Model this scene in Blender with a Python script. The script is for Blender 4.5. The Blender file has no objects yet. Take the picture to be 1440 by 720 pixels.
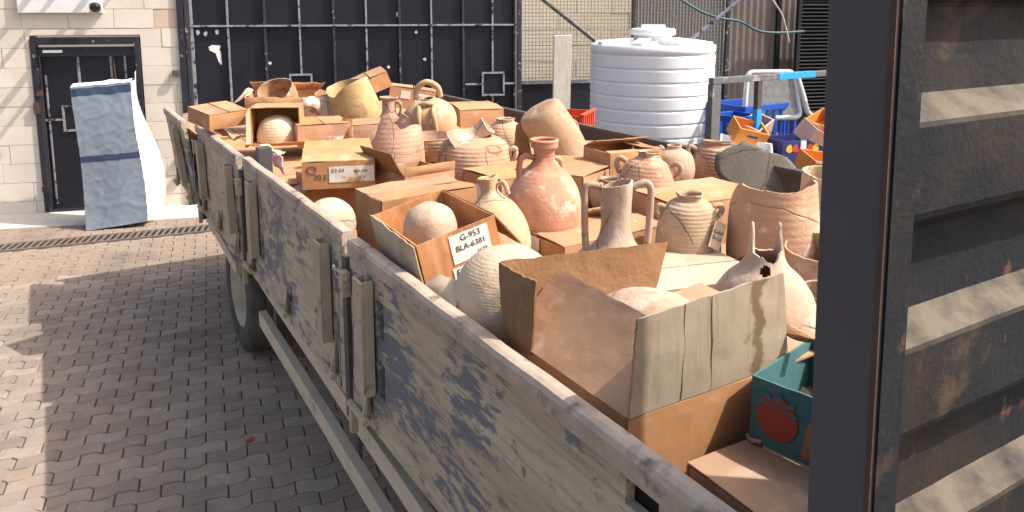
import bpy, bmesh, math, random
from mathutils import Vector, Matrix, Euler, noise as mnoise
R = math.radians
random.seed(11)
scene = bpy.context.scene
C = scene.collection

# ------------------------------------------------------------------ camera
CAM_H = 2.55; PITCH = R(8.7); FPX = 1080.0
cam_d = bpy.data.cameras.new('camera'); cam = bpy.data.objects.new('camera', cam_d); C.objects.link(cam)
cam_d.sensor_width = 36; cam_d.lens = 36*FPX/1440; cam_d.shift_y = -0.125
cam_d.clip_start = .05; cam_d.clip_end = 2000
cam.location = (0, 0, CAM_H); cam.rotation_euler = (R(90)-PITCH, 0, 0)
scene.camera = cam
# ------------------------------------------------------------------ sky, sun, exposure
SUN_EL = R(49.5); SUN_AZ = R(96)                     # clockwise from +Y
S = Vector((math.sin(SUN_AZ)*math.cos(SUN_EL), math.cos(SUN_AZ)*math.cos(SUN_EL), math.sin(SUN_EL)))
world = bpy.data.worlds.new('World'); scene.world = world; world.use_nodes = True
wn = world.node_tree.nodes; bg = wn['Background']
sky = wn.new('ShaderNodeTexSky'); sky.sky_type = 'NISHITA'; sky.sun_disc = False
sky.sun_elevation = SUN_EL; sky.sun_rotation = SUN_AZ; sky.dust_density = 5.0; sky.ozone_density = .5
world.node_tree.links.new(sky.outputs[0], bg.inputs[0]); bg.inputs[1].default_value = .15
sl = bpy.data.lights.new('sun', 'SUN'); so = bpy.data.objects.new('sun', sl); C.objects.link(so)
sl.energy = 3.2; sl.angle = R(.53); sl.color = (1, .935, .87)
so.rotation_euler = S.to_track_quat('Z', 'Y').to_euler(); so.location = S*30
vs = scene.view_settings; vs.view_transform = 'Standard'; vs.look = 'None'; vs.exposure = .98; vs.gamma = 1; vs.use_curve_mapping = False

# ------------------------------------------------------------------ frames of reference
AL = R(31)                                              # heading of the trailer
def T(t, s, z): return Vector((t*math.cos(AL)-s*math.sin(AL), t*math.sin(AL)+s*math.cos(AL), z))
def at(px, py, z):                                      # a point of the place from its bearing and its height
    u = (px-720)/FPX; v = (py-180)/FPX
    d = Vector((u, math.cos(PITCH)-v*math.sin(PITCH), -math.sin(PITCH)-v*math.cos(PITCH)))
    k = (z-CAM_H)/d.z
    return Vector((d.x*k, d.y*k, z))
def aty(px, py, Y):                                     # the same from bearing and distance
    u = (px-720)/FPX; v = (py-180)/FPX
    d = Vector((u, math.cos(PITCH)-v*math.sin(PITCH), -math.sin(PITCH)-v*math.cos(PITCH)))
    k = Y/d.y
    return Vector((d.x*k, Y, CAM_H+d.z*k))
WA = R(14); WO = Vector((-5.92, 9.49, 0))
def Wl(u, off, z): return WO + Vector((u*math.cos(WA)+off*math.sin(WA), u*math.sin(WA)-off*math.cos(WA), z))

# ------------------------------------------------------------------ materials
MATS = {}
def mat(name, c1, c2=None, scale=6., rough=.8, bump=.0, bscale=40., spot=None, metal=0., var=0., crack=0., grain=None, spec=.35, stretch=None, spot2=None, c3=None, flake=None, stain=None, dust=None):
    m = bpy.data.materials.new(name); m.use_nodes = True; MATS[name] = m
    nt = m.node_tree; n = nt.nodes; L = nt.links; b = n['Principled BSDF']
    tc = n.new('ShaderNodeTexCoord'); vec = tc.outputs['Object']
    oi = n.new('ShaderNodeObjectInfo')
    ofs = n.new('ShaderNodeVectorMath'); ofs.operation = 'MULTIPLY_ADD'
    comb = n.new('ShaderNodeCombineXYZ')
    for i in range(3): L.new(oi.outputs['Random'], comb.inputs[i])
    L.new(comb.outputs[0], ofs.inputs[0]); ofs.inputs[1].default_value = (13, 29, 7); L.new(vec, ofs.inputs[2])
    vec = ofs.outputs[0]
    if stretch:
        mp = n.new('ShaderNodeMapping'); mp.inputs['Scale'].default_value = stretch; L.new(vec, mp.inputs[0]); svec = mp.outputs[0]
    else: svec = vec
    def noise(sc, det=6, v=None, dist=0.):
        t = n.new('ShaderNodeTexNoise'); t.inputs['Scale'].default_value = sc; t.inputs['Detail'].default_value = det
        t.inputs['Roughness'].default_value = .62; t.inputs['Distortion'].default_value = dist; L.new(v or svec, t.inputs[0]); return t.outputs[0]
    def ramp(inp, lo, hi):
        r = n.new('ShaderNodeMapRange'); r.inputs[1].default_value = lo; r.inputs[2].default_value = hi; L.new(inp, r.inputs[0]); return r.outputs[0]
    def mix(f, a, bb, blend='MIX'):
        x = n.new('ShaderNodeMix'); x.data_type = 'RGBA'; x.blend_type = blend
        if hasattr(f, 'is_linked'): L.new(f, x.inputs[0])
        else: x.inputs[0].default_value = f
        for i, q in ((6, a), (7, bb)):
            if hasattr(q, 'is_linked'): L.new(q, x.inputs[i])
            else: x.inputs[i].default_value = (*q, 1)
        return x.outputs[2]
    col = mix(ramp(noise(scale), .35, .65), c1, c2 or tuple(v*.8 for v in c1))
    if c3: col = mix(ramp(noise(scale*.37, 4), .48, .68), col, c3)
    if grain:                                            # (colour, stretch vector, amount)
        mp = n.new('ShaderNodeMapping'); mp.inputs['Scale'].default_value = grain[1]; L.new(vec, mp.inputs[0])
        col = mix(ramp(noise(5, 8, mp.outputs[0], .6), .5, .75), col, grain[0])
    if spot: col = mix(ramp(noise(spot[1], 9), spot[2], spot[3]), col, spot[0])
    if spot2: col = mix(ramp(noise(spot2[1], 7, vec), spot2[2], spot2[3]), col, spot2[0])
    if flake:                                            # (colour, fine scale, coarse scale, threshold): paint left in islands
        a1 = n.new('ShaderNodeTexNoise'); a1.inputs['Scale'].default_value = flake[1]; a1.inputs['Detail'].default_value = 12; a1.inputs['Roughness'].default_value = .72; a1.inputs['Distortion'].default_value = .4; L.new(svec, a1.inputs[0])
        ad2 = n.new('ShaderNodeMath'); ad2.operation = 'MULTIPLY_ADD'; L.new(noise(flake[2], 3, vec), ad2.inputs[0]); ad2.inputs[1].default_value = .9; L.new(a1.outputs[0], ad2.inputs[2])
        fk = ramp(ad2.outputs[0], flake[3], flake[3]+.07); col = mix(fk, col, flake[0])
    if stain:                                            # large marks that run across neighbouring pieces
        ge = n.new('ShaderNodeNewGeometry'); col = mix(ramp(noise(stain[1], 6, ge.outputs['Position'], .5), stain[2], stain[3]), col, stain[0])
    if dust:                                             # dust lies on what faces up
        ge = n.new('ShaderNodeNewGeometry'); sx = n.new('ShaderNodeSeparateXYZ'); L.new(ge.outputs['True Normal'], sx.inputs[0])
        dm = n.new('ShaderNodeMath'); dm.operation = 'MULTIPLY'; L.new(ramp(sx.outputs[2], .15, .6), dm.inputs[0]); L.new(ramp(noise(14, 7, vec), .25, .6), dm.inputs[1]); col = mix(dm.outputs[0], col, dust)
    hgt = noise(bscale, 8)
    if crack:
        nz = n.new('ShaderNodeTexNoise'); nz.inputs['Scale'].default_value = 7; L.new(vec, nz.inputs[0])
        ad = n.new('ShaderNodeVectorMath'); ad.operation = 'MULTIPLY_ADD'; L.new(nz.outputs[1], ad.inputs[0]); ad.inputs[1].default_value = (.05,)*3; L.new(vec, ad.inputs[2])
        vo = n.new('ShaderNodeTexVoronoi'); vo.feature = 'DISTANCE_TO_EDGE'; vo.inputs['Scale'].default_value = crack; L.new(ad.outputs[0], vo.inputs[0])
        cm = n.new('ShaderNodeMapRange'); cm.inputs[1].default_value = 0; cm.inputs[2].default_value = .016; cm.inputs[3].default_value = 1; cm.inputs[4].default_value = 0; L.new(vo.outputs[0], cm.inputs[0])
        mk = n.new('ShaderNodeMath'); mk.operation = 'MULTIPLY'; L.new(cm.outputs[0], mk.inputs[0]); L.new(ramp(noise(3.0, 2, vec), .42, .50), mk.inputs[1])
        col = mix(mk.outputs[0], col, tuple(v*.38 for v in c1))
        sb = n.new('ShaderNodeMath'); sb.operation = 'MULTIPLY_ADD'; L.new(mk.outputs[0], sb.inputs[0]); sb.inputs[1].default_value = -.8; L.new(hgt, sb.inputs[2]); hgt = sb.outputs[0]
    if var:
        hs = n.new('ShaderNodeHueSaturation'); L.new(col, hs.inputs['Color'])
        mr = n.new('ShaderNodeMapRange'); mr.inputs[3].default_value = 1-var; mr.inputs[4].default_value = 1+var; L.new(oi.outputs['Random'], mr.inputs[0]); L.new(mr.outputs[0], hs.inputs['Value'])
        m2 = n.new('ShaderNodeMath'); m2.operation = 'FRACT'; m3 = n.new('ShaderNodeMath'); m3.operation = 'MULTIPLY'; L.new(oi.outputs['Random'], m3.inputs[0]); m3.inputs[1].default_value = 7.3; L.new(m3.outputs[0], m2.inputs[0])
        mr2 = n.new('ShaderNodeMapRange'); mr2.inputs[3].default_value = 1-var*.8; mr2.inputs[4].default_value = 1+var*.5; L.new(m2.outputs[0], mr2.inputs[0]); L.new(mr2.outputs[0], hs.inputs['Saturation'])
        col = hs.outputs[0]
    L.new(col, b.inputs['Base Color'])
    b.inputs['Metallic'].default_value = metal; b.inputs['Specular IOR Level'].default_value = spec
    rr = n.new('ShaderNodeMapRange'); rr.inputs[3].default_value = max(.05, rough-.12); rr.inputs[4].default_value = min(1, rough+.12); L.new(noise(scale*2.3, 5), rr.inputs[0]); L.new(rr.outputs[0], b.inputs['Roughness'])
    if bump:
        bp = n.new('ShaderNodeBump'); bp.inputs['Strength'].default_value = bump; bp.inputs['Distance'].default_value = .01; L.new(hgt, bp.inputs['Height']); L.new(bp.outputs[0], b.inputs['Normal'])
    return m
# cardboard
mat('card', (.46, .245, .120), (.385, .195, .09), 5, .85, .12, 30, spot=((.25, .14, .08), 3.2, .56, .78), var=.14, spot2=((.58, .42, .28), 9, .58, .80))
mat('card_orange', (.50, .225, .085), (.42, .18, .065), 4, .85, .12, 30, spot=((.22, .10, .045), 4, .56, .76), var=.06, grain=((.60, .33, .16), (9, 9, .6), .5))
mat('card_pale', (.50, .39, .275), (.42, .315, .215), 4, .9, .15, 25, spot=((.28, .20, .13), 3, .60, .78), var=.06)
mat('card_stained', (.385, .31, .225), (.33, .26, .185), 5, .9, .12, 30, grain=((.25, .195, .135), (7, 7, .5), .5))
mat('card_dusty', (.40, .265, .175), (.335, .215, .138), 5, .9, .12, 30, spot=((.24, .15, .10), 3.2, .58, .78), spot2=((.50, .39, .29), 7, .56, .78))
mat('card_torn', (.25, .13, .058), (.20, .10, .042), 5, .9, .35, 60, grain=((.29, .155, .072), (34, 34, .6), .5), var=.05)
def stained():
    m = MATS['card_stained']; nt = m.node_tree; n = nt.nodes; L = nt.links; b = n['Principled BSDF']; src = b.inputs['Base Color'].links[0].from_socket
    tc = n.new('ShaderNodeTexCoord'); nz = n.new('ShaderNodeTexNoise'); nz.inputs['Scale'].default_value = 11; nz.inputs['Detail'].default_value = 7; nz.inputs['Roughness'].default_value = .7; L.new(tc.outputs['Object'], nz.inputs[0])
    sp = n.new('ShaderNodeSeparateXYZ'); L.new(tc.outputs['Object'], sp.inputs[0])
    a = n.new('ShaderNodeMath'); a.operation = 'MULTIPLY_ADD'; L.new(nz.outputs[0], a.inputs[0]); a.inputs[1].default_value = .16; L.new(sp.outputs[0], a.inputs[2])
    c = n.new('ShaderNodeMath'); c.operation = 'SUBTRACT'; L.new(a.outputs[0], c.inputs[0]); c.inputs[1].default_value = .225
    d = n.new('ShaderNodeMath'); d.operation = 'ABSOLUTE'; L.new(c.outputs[0], d.inputs[0])
    r = n.new('ShaderNodeMapRange'); r.inputs[1].default_value = .018; r.inputs[2].default_value = .034; r.inputs[3].default_value = .9; r.inputs[4].default_value = 0; L.new(d.outputs[0], r.inputs[0])
    x = n.new('ShaderNodeMix'); x.data_type = 'RGBA'; L.new(r.outputs[0], x.inputs[0]); L.new(src, x.inputs[6]); x.inputs[7].default_value = (.15, .095, .045, 1); L.new(x.outputs[2], b.inputs['Base Color'])
stained()
mat('stain', (.21, .14, .085), (.15, .10, .06), 14, .95, .1, 40)
mat('card_edge', (.40, .26, .15), (.26, .16, .085), 60, .9, .3, 120)
mat('tape', (.46, .28, .15), (.40, .24, .12), 8, .35, .05, 30, spec=.5)
mat('paper', (.72, .69, .62), (.62, .58, .50), 10, .85, .06, 30, spot=((.50, .40, .26), 6, .60, .75))
mat('paper_old', (.68, .64, .56), (.60, .53, .43), 9, .85, .06, 30, spot=((.42, .25, .09), 10, .52, .60))
mat('ink', (.03, .03, .035), (.04, .04, .045), 20, .7)
mat('ink_red', (.35, .08, .05), None, 20, .7)
# pottery
def pot(name, c, c2, c3=None, crack=0., bump=.35, spot=None): mat(name, c, c2, 7, .9, bump, 55, var=.13, spot2=(tuple(v*k for v, k in zip(c, (.72, .66, .60))), 5, .56, .74), crack=crack, c3=c3, spot=spot or ((.64, .53, .42), 10, .55, .72), spec=.2)
pot('pot_pink', (.46, .275, .18), (.40, .225, .145), (.50, .345, .25), 4.5)
pot('pot_pinkred', (.48, .31, .22), (.45, .27, .18), (.42, .18, .115), 0)
pot('pot_cream', (.47, .335, .235), (.41, .28, .19), (.51, .39, .295), 3.0)
pot('pot_straw', (.54, .395, .25), (.46, .32, .19), (.57, .45, .32), 0, .5)
pot('pot_buff', (.50, .35, .22), (.43, .29, .175), (.55, .41, .28), 3.5)
pot('pot_tan', (.48, .305, .175), (.42, .25, .135), (.50, .355, .22), 0, .4)
pot('pot_brown', (.40, .24, .15), (.32, .185, .11), (.50, .35, .235), 4)
pot('pot_rose', (.46, .275, .175), (.40, .225, .135), (.48, .33, .225), 3.2)
pot('pot_yellow', (.50, .35, .175), (.40, .26, .115), (.55, .43, .27), 0, .5, spot=((.30, .19, .09), 9, .55, .72))
pot('pot_redrim', (.48, .20, .12), (.42, .165, .095))
pot('sherd_grey', (.125, .112, .092), (.10, .09, .074), (.15, .13, .105), 4, spot=((.18, .155, .125), 9, .6, .8))
# steel, wood
mat('panel', (.46, .36, .235), (.36, .275, .175), 5, .85, .5, 30, grain=((.22, .165, .105), (7, .7, 9), .5), flake=((.15, .146, .155), 20, 2.2, .975), spot2=((.13, .10, .07), 13, .60, .72), stretch=(1, .38, 1.7), c3=(.50, .405, .285))
mat('panel_mid', (.49, .395, .275), (.39, .31, .21), 5, .85, .35, 30, grain=((.24, .195, .135), (6, .5, 6), .5), flake=((.17, .16, .16), 12, 1.4, 1.0), spot2=((.13, .10, .07), 10, .60, .72), stretch=(1, .6, 1.4))
mat('panel_rail', (.46, .36, .27), (.34, .26, .19), 8, .8, .4, 45, spot=((.15, .11, .085), 10, .55, .68))
mat('channel', (.44, .35, .235), (.36, .28, .185), 9, .8, .25, 50, spot=((.12, .10, .085), 12, .60, .70))
mat('iron_dark', (.06, .055, .052), (.09, .075, .06), 12, .65, .25, 60, spot=((.20, .15, .10), 9, .58, .72))
mat('post', (.064, .061, .066), (.078, .072, .074), 2, .55, .08, 60, spot=((.085, .066, .055), 8, .60, .75), spec=.25, spot2=((.08, .045, .03), 22, .64, .72))
mat('rust', (.10, .05, .033), (.07, .038, .028), 18, .9, .4, 60)
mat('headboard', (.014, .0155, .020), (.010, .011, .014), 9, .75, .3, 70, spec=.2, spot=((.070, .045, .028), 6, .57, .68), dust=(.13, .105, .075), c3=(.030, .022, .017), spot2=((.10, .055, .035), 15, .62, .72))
mat('headboard_rib', (.175, .14, .10), (.10, .08, .06), 18, .9, .5, 50, spot=((.08, .07, .065), 22, .58, .70))
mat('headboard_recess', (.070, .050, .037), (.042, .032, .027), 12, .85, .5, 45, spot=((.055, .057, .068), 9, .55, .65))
mat('guard', (.55, .45, .315), (.46, .37, .25), 6, .8, .2, 40, spot=((.20, .16, .115), 9, .6, .72))
mat('tyre', (.045, .042, .038), (.11, .095, .075), 9, .85, .3, 80)
mat('wheel_rim', (.46, .37, .255), (.36, .285, .19), 7, .8, .2, 40)
mat('gate_sheet', (.0068, .0072, .0135), (.009, .0094, .016), 3, .42, .04, 20, spot=((.035, .035, .045), 26, .70, .74), var=.10, spec=.45)
mat('gate_bar', (.36, .36, .38), (.24, .24, .26), 14, .42, .1, 50, spot=((.03, .03, .04), 11, .53, .60), metal=.25)
mat('gate_bar_dark', (.05, .05, .06), (.035, .035, .045), 14, .45, .1, 50, spot=((.45, .45, .46), 16, .60, .66), metal=.2)
mat('door_frame', (.018, .018, .026), (.028, .026, .032), 8, .5, .15, 40, spot=((.26, .24, .22), 14, .64, .70))
mat('white_paint', (.78, .77, .74), (.70, .69, .66), 12, .6)
mat('block', (.68, .61, .51), (.62, .545, .445), 3, .9, .25, 28, spot=((.62, .47, .32), 2.2, .60, .82), var=.04)
mat('block_pink', (.60, .46, .36), (.54, .40, .31), 3, .9, .5, 28)
mat('mortar', (.62, .55, .46), (.55, .48, .40), 5, .95, .4, 40)
mat('stone_pale', (.78, .68, .51), (.70, .60, .44), 2, .95, .5, 20, var=.03)
mat('paver', (.285, .222, .172), (.24, .185, .143), 6, .85, .45, 60, spot=((.34, .28, .23), 14, .58, .74), var=.15, stain=((.165, .13, .108), 1.1, .52, .72), spot2=((.33, .28, .22), 2.2, .66, .85))
mat('joint_sand', (.085, .068, .055), (.13, .105, .082), 30, 1, .5, 90)
mat('apron', (.56, .52, .46), (.48, .44, .39), 3, .9, .3, 40, spot=((.34, .30, .26), 5, .60, .75))
mat('drain_iron', (.16, .125, .10), (.12, .095, .078), 9, .7, .2, 50)
mat('drain_black', (.01, .01, .01), None, 9, .9)
mat('bag_grey', (.165, .195, .23), (.15, .178, .21), 40, .5, .10, 160, spec=.4)
mat('bag_white', (.80, .80, .80), (.72, .73, .75), 4, .6, .2, 18)
mat('bag_navy', (.022, .035, .075), (.03, .045, .085), 6, .6, .2, 25)
mat('tank', (.80, .785, .765), (.74, .725, .705), 3, .42, .05, 15, spot=((.50, .42, .36), 5, .64, .82), spec=.45)
mat('mesh_wire', (.34, .32, .29), (.24, .22, .20), 20, .6, metal=.3)
mat('grey_brown_sheet', (.26, .235, .205), (.21, .19, .168), 2, .85, .2, 30, spot=((.22, .19, .15), 3, .55, .8))
mat('brown_sheet', (.16, .122, .102), (.125, .094, .08), 3, .6, .15, 20, spot=((.20, .16, .13), 5, .6, .8))
mat('black_louvre', (.007, .007, .009), (.010, .010, .012), 5, .5, .1)
mat('grey_steel', (.17, .17, .175), (.13, .13, .135), 9, .5, .2, 50, spot=((.36, .35, .34), 11, .56, .66), metal=.3)
mat('blue_tape', (.03, .33, .66), (.025, .28, .58), 8, .4, .05)
mat('blue_plastic', (.012, .085, .42), (.01, .065, .34), 6, .45, .05)
mat('fruit_navy', (.03, .035, .14), (.04, .045, .17), 8, .5)
mat('fruit_white', (.76, .75, .73), (.68, .66, .64), 6, .6)
mat('fruit_orange', (.70, .26, .05), (.62, .22, .04), 6, .6)
mat('fruit_red', (.60, .06, .03), None, 6, .6)
mat('fruit_yellow', (.78, .52, .05), None, 6, .6)
mat('fruit_pink', (.62, .40, .31), (.55, .34, .26), 6, .7)
mat('red_plastic', (.62, .085, .028), (.52, .07, .024), 6, .5, .08)
mat('tom_teal', (.065, .165, .165), (.05, .13, .135), 6, .75, .08, 30, spot=((.17, .22, .19), 9, .6, .78))
mat('tom_red', (.30, .05, .03), (.29, .045, .028), 9, .75, spot=((.42, .12, .06), 12, .55, .75))
mat('tom_orange', (.36, .16, .06), (.29, .12, .045), 6, .75)
mat('window_white', (.62, .60, .56), (.54, .52, .48), 6, .5, .1)
mat('rope', (.03, .028, .03), (.25, .23, .2), 40, .8, .3, 90)
mat('cable_teal', (.02, .06, .075), (.03, .08, .09), 9, .5)
mat('cable_pale', (.45, .40, .34), None, 9, .6)
mat('leaf_red', (.32, .07, .035), (.22, .05, .03), 30, .8)
mat('plank_pale', (.72, .66, .56), (.62, .56, .47), 4, .85, .3, 30, grain=((.40, .34, .27), (14, 14, 1), .5))
mat('concrete', (.34, .32, .29), (.28, .26, .24), 4, .95, .4, 30)
mat('cloth_red', (.50, .05, .05), (.60, .50, .45), 18, .9, .3, 40)
mat('bulb_glass', (.02, .02, .02), None, 9, .15, spec=.6)
def glassmat():
    m = bpy.data.materials.new('dusty_glass'); m.use_nodes = True; MATS['dusty_glass'] = m
    nt = m.node_tree; b = nt.nodes['Principled BSDF']; b.inputs['Base Color'].default_value = (.30, .29, .27, 1); b.inputs['Roughness'].default_value = .3
    b.inputs['Alpha'].default_value = .72
    nz = nt.nodes.new('ShaderNodeTexNoise'); nz.inputs['Scale'].default_value = 9; nz.inputs['Detail'].default_value = 6
    mr = nt.nodes.new('ShaderNodeMapRange'); mr.inputs[1].default_value = .35; mr.inputs[2].default_value = .7; mr.inputs[3].default_value = .55; mr.inputs[4].default_value = .95
    nt.links.new(nz.outputs[0], mr.inputs[0]); nt.links.new(mr.outputs[0], b.inputs['Alpha'])
glassmat()

# ------------------------------------------------------------------ mesh helpers
class MB:
    def __init__(s): s.v = []; s.f = []
    def add(s, vs, fs):
        o = len(s.v); s.v += [tuple(v) for v in vs]; s.f += [tuple(o+i for i in f) for f in fs]; return s
    def box(s, x0, x1, y0, y1, z0, z1, bev=0., mtx=None):
        b = bev
        if not b:
            v = [(x, y, z) for z in (z0, z1) for y in (y0, y1) for x in (x0, x1)]
            f = [(0, 2, 3, 1), (4, 5, 7, 6), (0, 1, 5, 4), (2, 6, 7, 3), (0, 4, 6, 2), (1, 3, 7, 5)]
        else:
            bm = bmesh.new(); bmesh.ops.create_cube(bm, size=1)
            for q in bm.verts: q.co = Vector(((x0+x1)/2+q.co.x*(x1-x0), (y0+y1)/2+q.co.y*(y1-y0), (z0+z1)/2+q.co.z*(z1-z0)))
            bmesh.ops.bevel(bm, geom=bm.edges[:], offset=b, segments=2, affect='EDGES', profile=.6)
            bm.verts.index_update(); v = [tuple(q.co) for q in bm.verts]; f = [[q.index for q in fc.verts] for fc in bm.faces]; bm.free()
        if mtx is not None: v = [mtx @ Vector(q) for q in v]
        return s.add(v, f)
    def prism(s, pts, d):                               # polygon of 3-D points pushed along vector d
        n = len(pts); d = Vector(d); v = [Vector(p) for p in pts]+[Vector(p)+d for p in pts]
        f = [tuple(range(n))[::-1], tuple(range(n, 2*n))]+[(i, (i+1) % n, n+(i+1) % n, n+i) for i in range(n)]
        return s.add(v, f)
    def tube(s, pts, r, seg=8, flat=1., closed=False):
        P = [Vector(p) for p in pts]; n = len(P); rs = r if isinstance(r, (list, tuple)) else [r]*n
        up = None; vs = []
        for i, p in enumerate(P):
            a = P[(i-1) % n] if (i or closed) else P[i]; b = P[(i+1) % n] if (i < n-1 or closed) else P[i]
            t = (b-a).normalized()
            if up is None: up = t.orthogonal().normalized()
            up = (up-t*up.dot(t)).normalized(); q = t.cross(up)
            for k in range(seg):
                an = 2*math.pi*k/seg; vs.append(p+(up*math.cos(an)+q*math.sin(an)*flat)*rs[i])
        fs = []
        for i in range(n if closed else n-1):
            for k in range(seg):
                j = (i+1) % n; fs.append((i*seg+k, i*seg+(k+1) % seg, j*seg+(k+1) % seg, j*seg+k))
        if not closed: fs += [tuple(range(seg))[::-1], tuple((n-1)*seg+k for k in range(seg))]
        return s.add(vs, fs)
    def patch(s, c, th=.005, nu=8, nv=6, bulge=0., nz=.0, rag=0., seed=0., sub=None):
        # thick warped sheet between corners c = (c00, c10, c11, c01); rag makes the v=1 edge uneven
        c = [Vector(q) for q in c]; N = (c[1]-c[0]).cross(c[3]-c[0]).normalized()
        top = []; bot = []
        for j in range(nv+1):
            for i in range(nu+1):
                u = i/nu; v = j/nv
                if rag and j == nv: v += rag*(mnoise.noise(Vector((u*9+seed, seed*3, 0)))+.5*mnoise.noise(Vector((u*31+seed, 1, 0))))
                p = c[0]*(1-u)*(1-v)+c[1]*u*(1-v)+c[2]*u*v+c[3]*(1-u)*v
                w = bulge*16*u*(1-u)*max(0, v*(1-v))+nz*mnoise.noise(p*6+Vector((seed, 0, 0)))+nz*.4*mnoise.noise(p*22+Vector((seed, 0, 0)))
                top.append(p+N*(th/2+w)); bot.append(p+N*(w-th/2))
        n = len(top); W = nu+1; f = []
        for j in range(nv):
            for i in range(nu):
                a = j*W+i; f.append((a, a+1, a+1+W, a+W)); f.append((n+a, n+a+W, n+a+1+W, n+a+1))
        for i in range(nu): f.append((i, n+i, n+i+1, i+1)); a = nv*W+i; f.append((a, a+1, n+a+1, n+a))
        for j in range(nv): a = j*W; f.append((a, a+W, n+a+W, n+a)); a = j*W+nu; f.append((a, n+a, n+a+W, a+W))
        return s.add(top+bot, f)
    def holed(s, xb, zb, holes, y0, y1):                # upright sheet in x,z with cells left open, thickness y0..y1
        H = set(holes); nx = len(xb)-1; nz = len(zb)-1
        idx = {}
        def V(i, j, k):
            if (i, j, k) not in idx: idx[(i, j, k)] = len(s.v); s.v.append((xb[i], (y0, y1)[k], zb[j]))
            return idx[(i, j, k)]
        solid = lambda i, j: 0 <= i < nx and 0 <= j < nz and (i, j) not in H
        for i in range(nx):
            for j in range(nz):
                if not solid(i, j): continue
                s.f.append((V(i, j, 0), V(i+1, j, 0), V(i+1, j+1, 0), V(i, j+1, 0))); s.f.append((V(i, j, 1), V(i, j+1, 1), V(i+1, j+1, 1), V(i+1, j, 1)))
                for (di, dj, a, b) in ((-1, 0, (i, j), (i, j+1)), (1, 0, (i+1, j+1), (i+1, j)), (0, -1, (i+1, j), (i, j)), (0, 1, (i, j+1), (i+1, j+1))):
                    if not solid(i+di, j+dj): s.f.append((V(*a, 0), V(*b, 0), V(*b, 1), V(*a, 1)))
        return s
    def mesh(s, name, m, smooth=False, fix=True):
        me = bpy.data.meshes.new(name); me.from_pydata(s.v, [], s.f)
        if fix:
            bm = bmesh.new(); bm.from_mesh(me); bmesh.ops.recalc_face_normals(bm, faces=bm.faces[:]); bm.to_mesh(me); bm.free()
        if smooth: me.polygons.foreach_set('use_smooth', [True]*len(me.polygons))
        me.materials.append(MATS[m]); me.update(); return me
    def build(s, name, m, parent=None, smooth=False, loc=(0, 0, 0), rot=(0, 0, 0), fix=True):
        return link(name, s.mesh(name, m, smooth, fix), parent, loc, rot)
def link(name, me, parent=None, loc=(0, 0, 0), rot=(0, 0, 0)):
    o = bpy.data.objects.new(name, me); C.objects.link(o); o.parent = parent; o.location = loc; o.rotation_euler = rot; return o
def tag(o, label=None, cat=None, group=None, kind=None):
    for k, v in (('label', label), ('category', cat), ('group', group), ('kind', kind)):
        if v: o[k] = v
    return o
def thing(name, label, cat, loc=(0, 0, 0), rot=(0, 0, 0), group=None):
    o = bpy.data.objects.new(name, None); C.objects.link(o); o.location = loc; o.rotation_euler = rot; o.empty_display_size = .1
    return tag(o, label, cat, group)
def crom(P, n):                                         # Catmull-Rom through control points
    out = []
    m = len(P)-1
    for k in range(n+1):
        x = k/n*m; i = min(int(x), m-1); t = x-i
        p0 = P[max(i-1, 0)]; p1 = P[i]; p2 = P[i+1]; p3 = P[min(i+2, m)]
        out.append(tuple(.5*((2*b)+(-a+c)*t+(2*a-5*b+4*c-d)*t*t+(-a+3*b-3*c+d)*t**3) for a, b, c, d in zip(p0, p1, p2, p3)))
    return out
def text(s, size, m, parent, mtx, name='lettering', shear=0.):
    cu = bpy.data.curves.new('t', 'FONT'); cu.body = s; cu.size = size; cu.align_x = 'CENTER'; cu.align_y = 'CENTER'; cu.shear = shear; cu.extrude = .0002
    o = bpy.data.objects.new('t', cu); C.objects.link(o)
    dg = bpy.context.evaluated_depsgraph_get(); me = bpy.data.meshes.new_from_object(o.evaluated_get(dg))
    C.objects.unlink(o); bpy.data.objects.remove(o)
    me.materials.clear(); me.materials.append(MATS[m])
    x = link(name, me, parent); x.matrix_local = mtx; return x

# ================================================================== THE SETTING
g = MB().add([(-60, -40, -.02), (60, -40, -.02), (60, 80, -.02), (-60, 80, -.02)], [(0, 1, 2, 3)]).build('ground', 'joint_sand')
tag(g, kind='structure')
PA = R(21.5)
pv = bpy.data.objects.new('pavement', None); C.objects.link(pv); pv.location = (-3, 6, 0); pv.rotation_euler = (0, 0, PA); tag(pv, kind='structure')
PLN, PWD, DEL = .225, .118, .013
def paver_v(ph, cx=0., cy=0., dz=0., jt=.0035, bev=.004):
    def f(x): x = (x/PLN+ph) % 1.; return DEL*(1 if x < .36 else 1-2*(x-.36)/.14 if x < .5 else -1 if x < .86 else -1+2*(x-.86)/.14)
    xs = [-.5, -.5+.13, -.5+.37, -.5+.5, -.5+.63, -.5+.86, .5]
    br = sorted({-.5, .5, *[((k+b-ph)) for k in (-2, -1, 0, 1, 2) for b in (.36, .5, .86, 1.) if -.5 < k+b-ph < .5]})
    L = PLN-2*jt; lo = [(b*L, f(b*L)-PWD/2+jt) for b in br]; hi = [(b*L, f(b*L)+PWD/2-jt) for b in reversed(br)]
    P = lo+hi; n = len(P)
    ins = []
    for x, y in P: ins.append((x-math.copysign(bev, x) if abs(abs(x)-L/2) < 1e-6 else x, y+(bev if y < f(x) else -bev)))
    v = [(x+cx, y+cy, -.02) for x, y in P]+[(x+cx, y+cy, -.005+dz) for x, y in P]+[(x+cx, y+cy, dz) for x, y in ins]
    fs = [tuple(range(2*n, 3*n))]+[(k*n+i, k*n+(i+1) % n, (k+1)*n+(i+1) % n, (k+1)*n+i) for k in (0, 1) for i in range(n)]
    return v, fs
pm = [MB().add(*paver_v(ph)).mesh('paver', 'paver') for ph in (0., .5)]
cells = []
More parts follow.
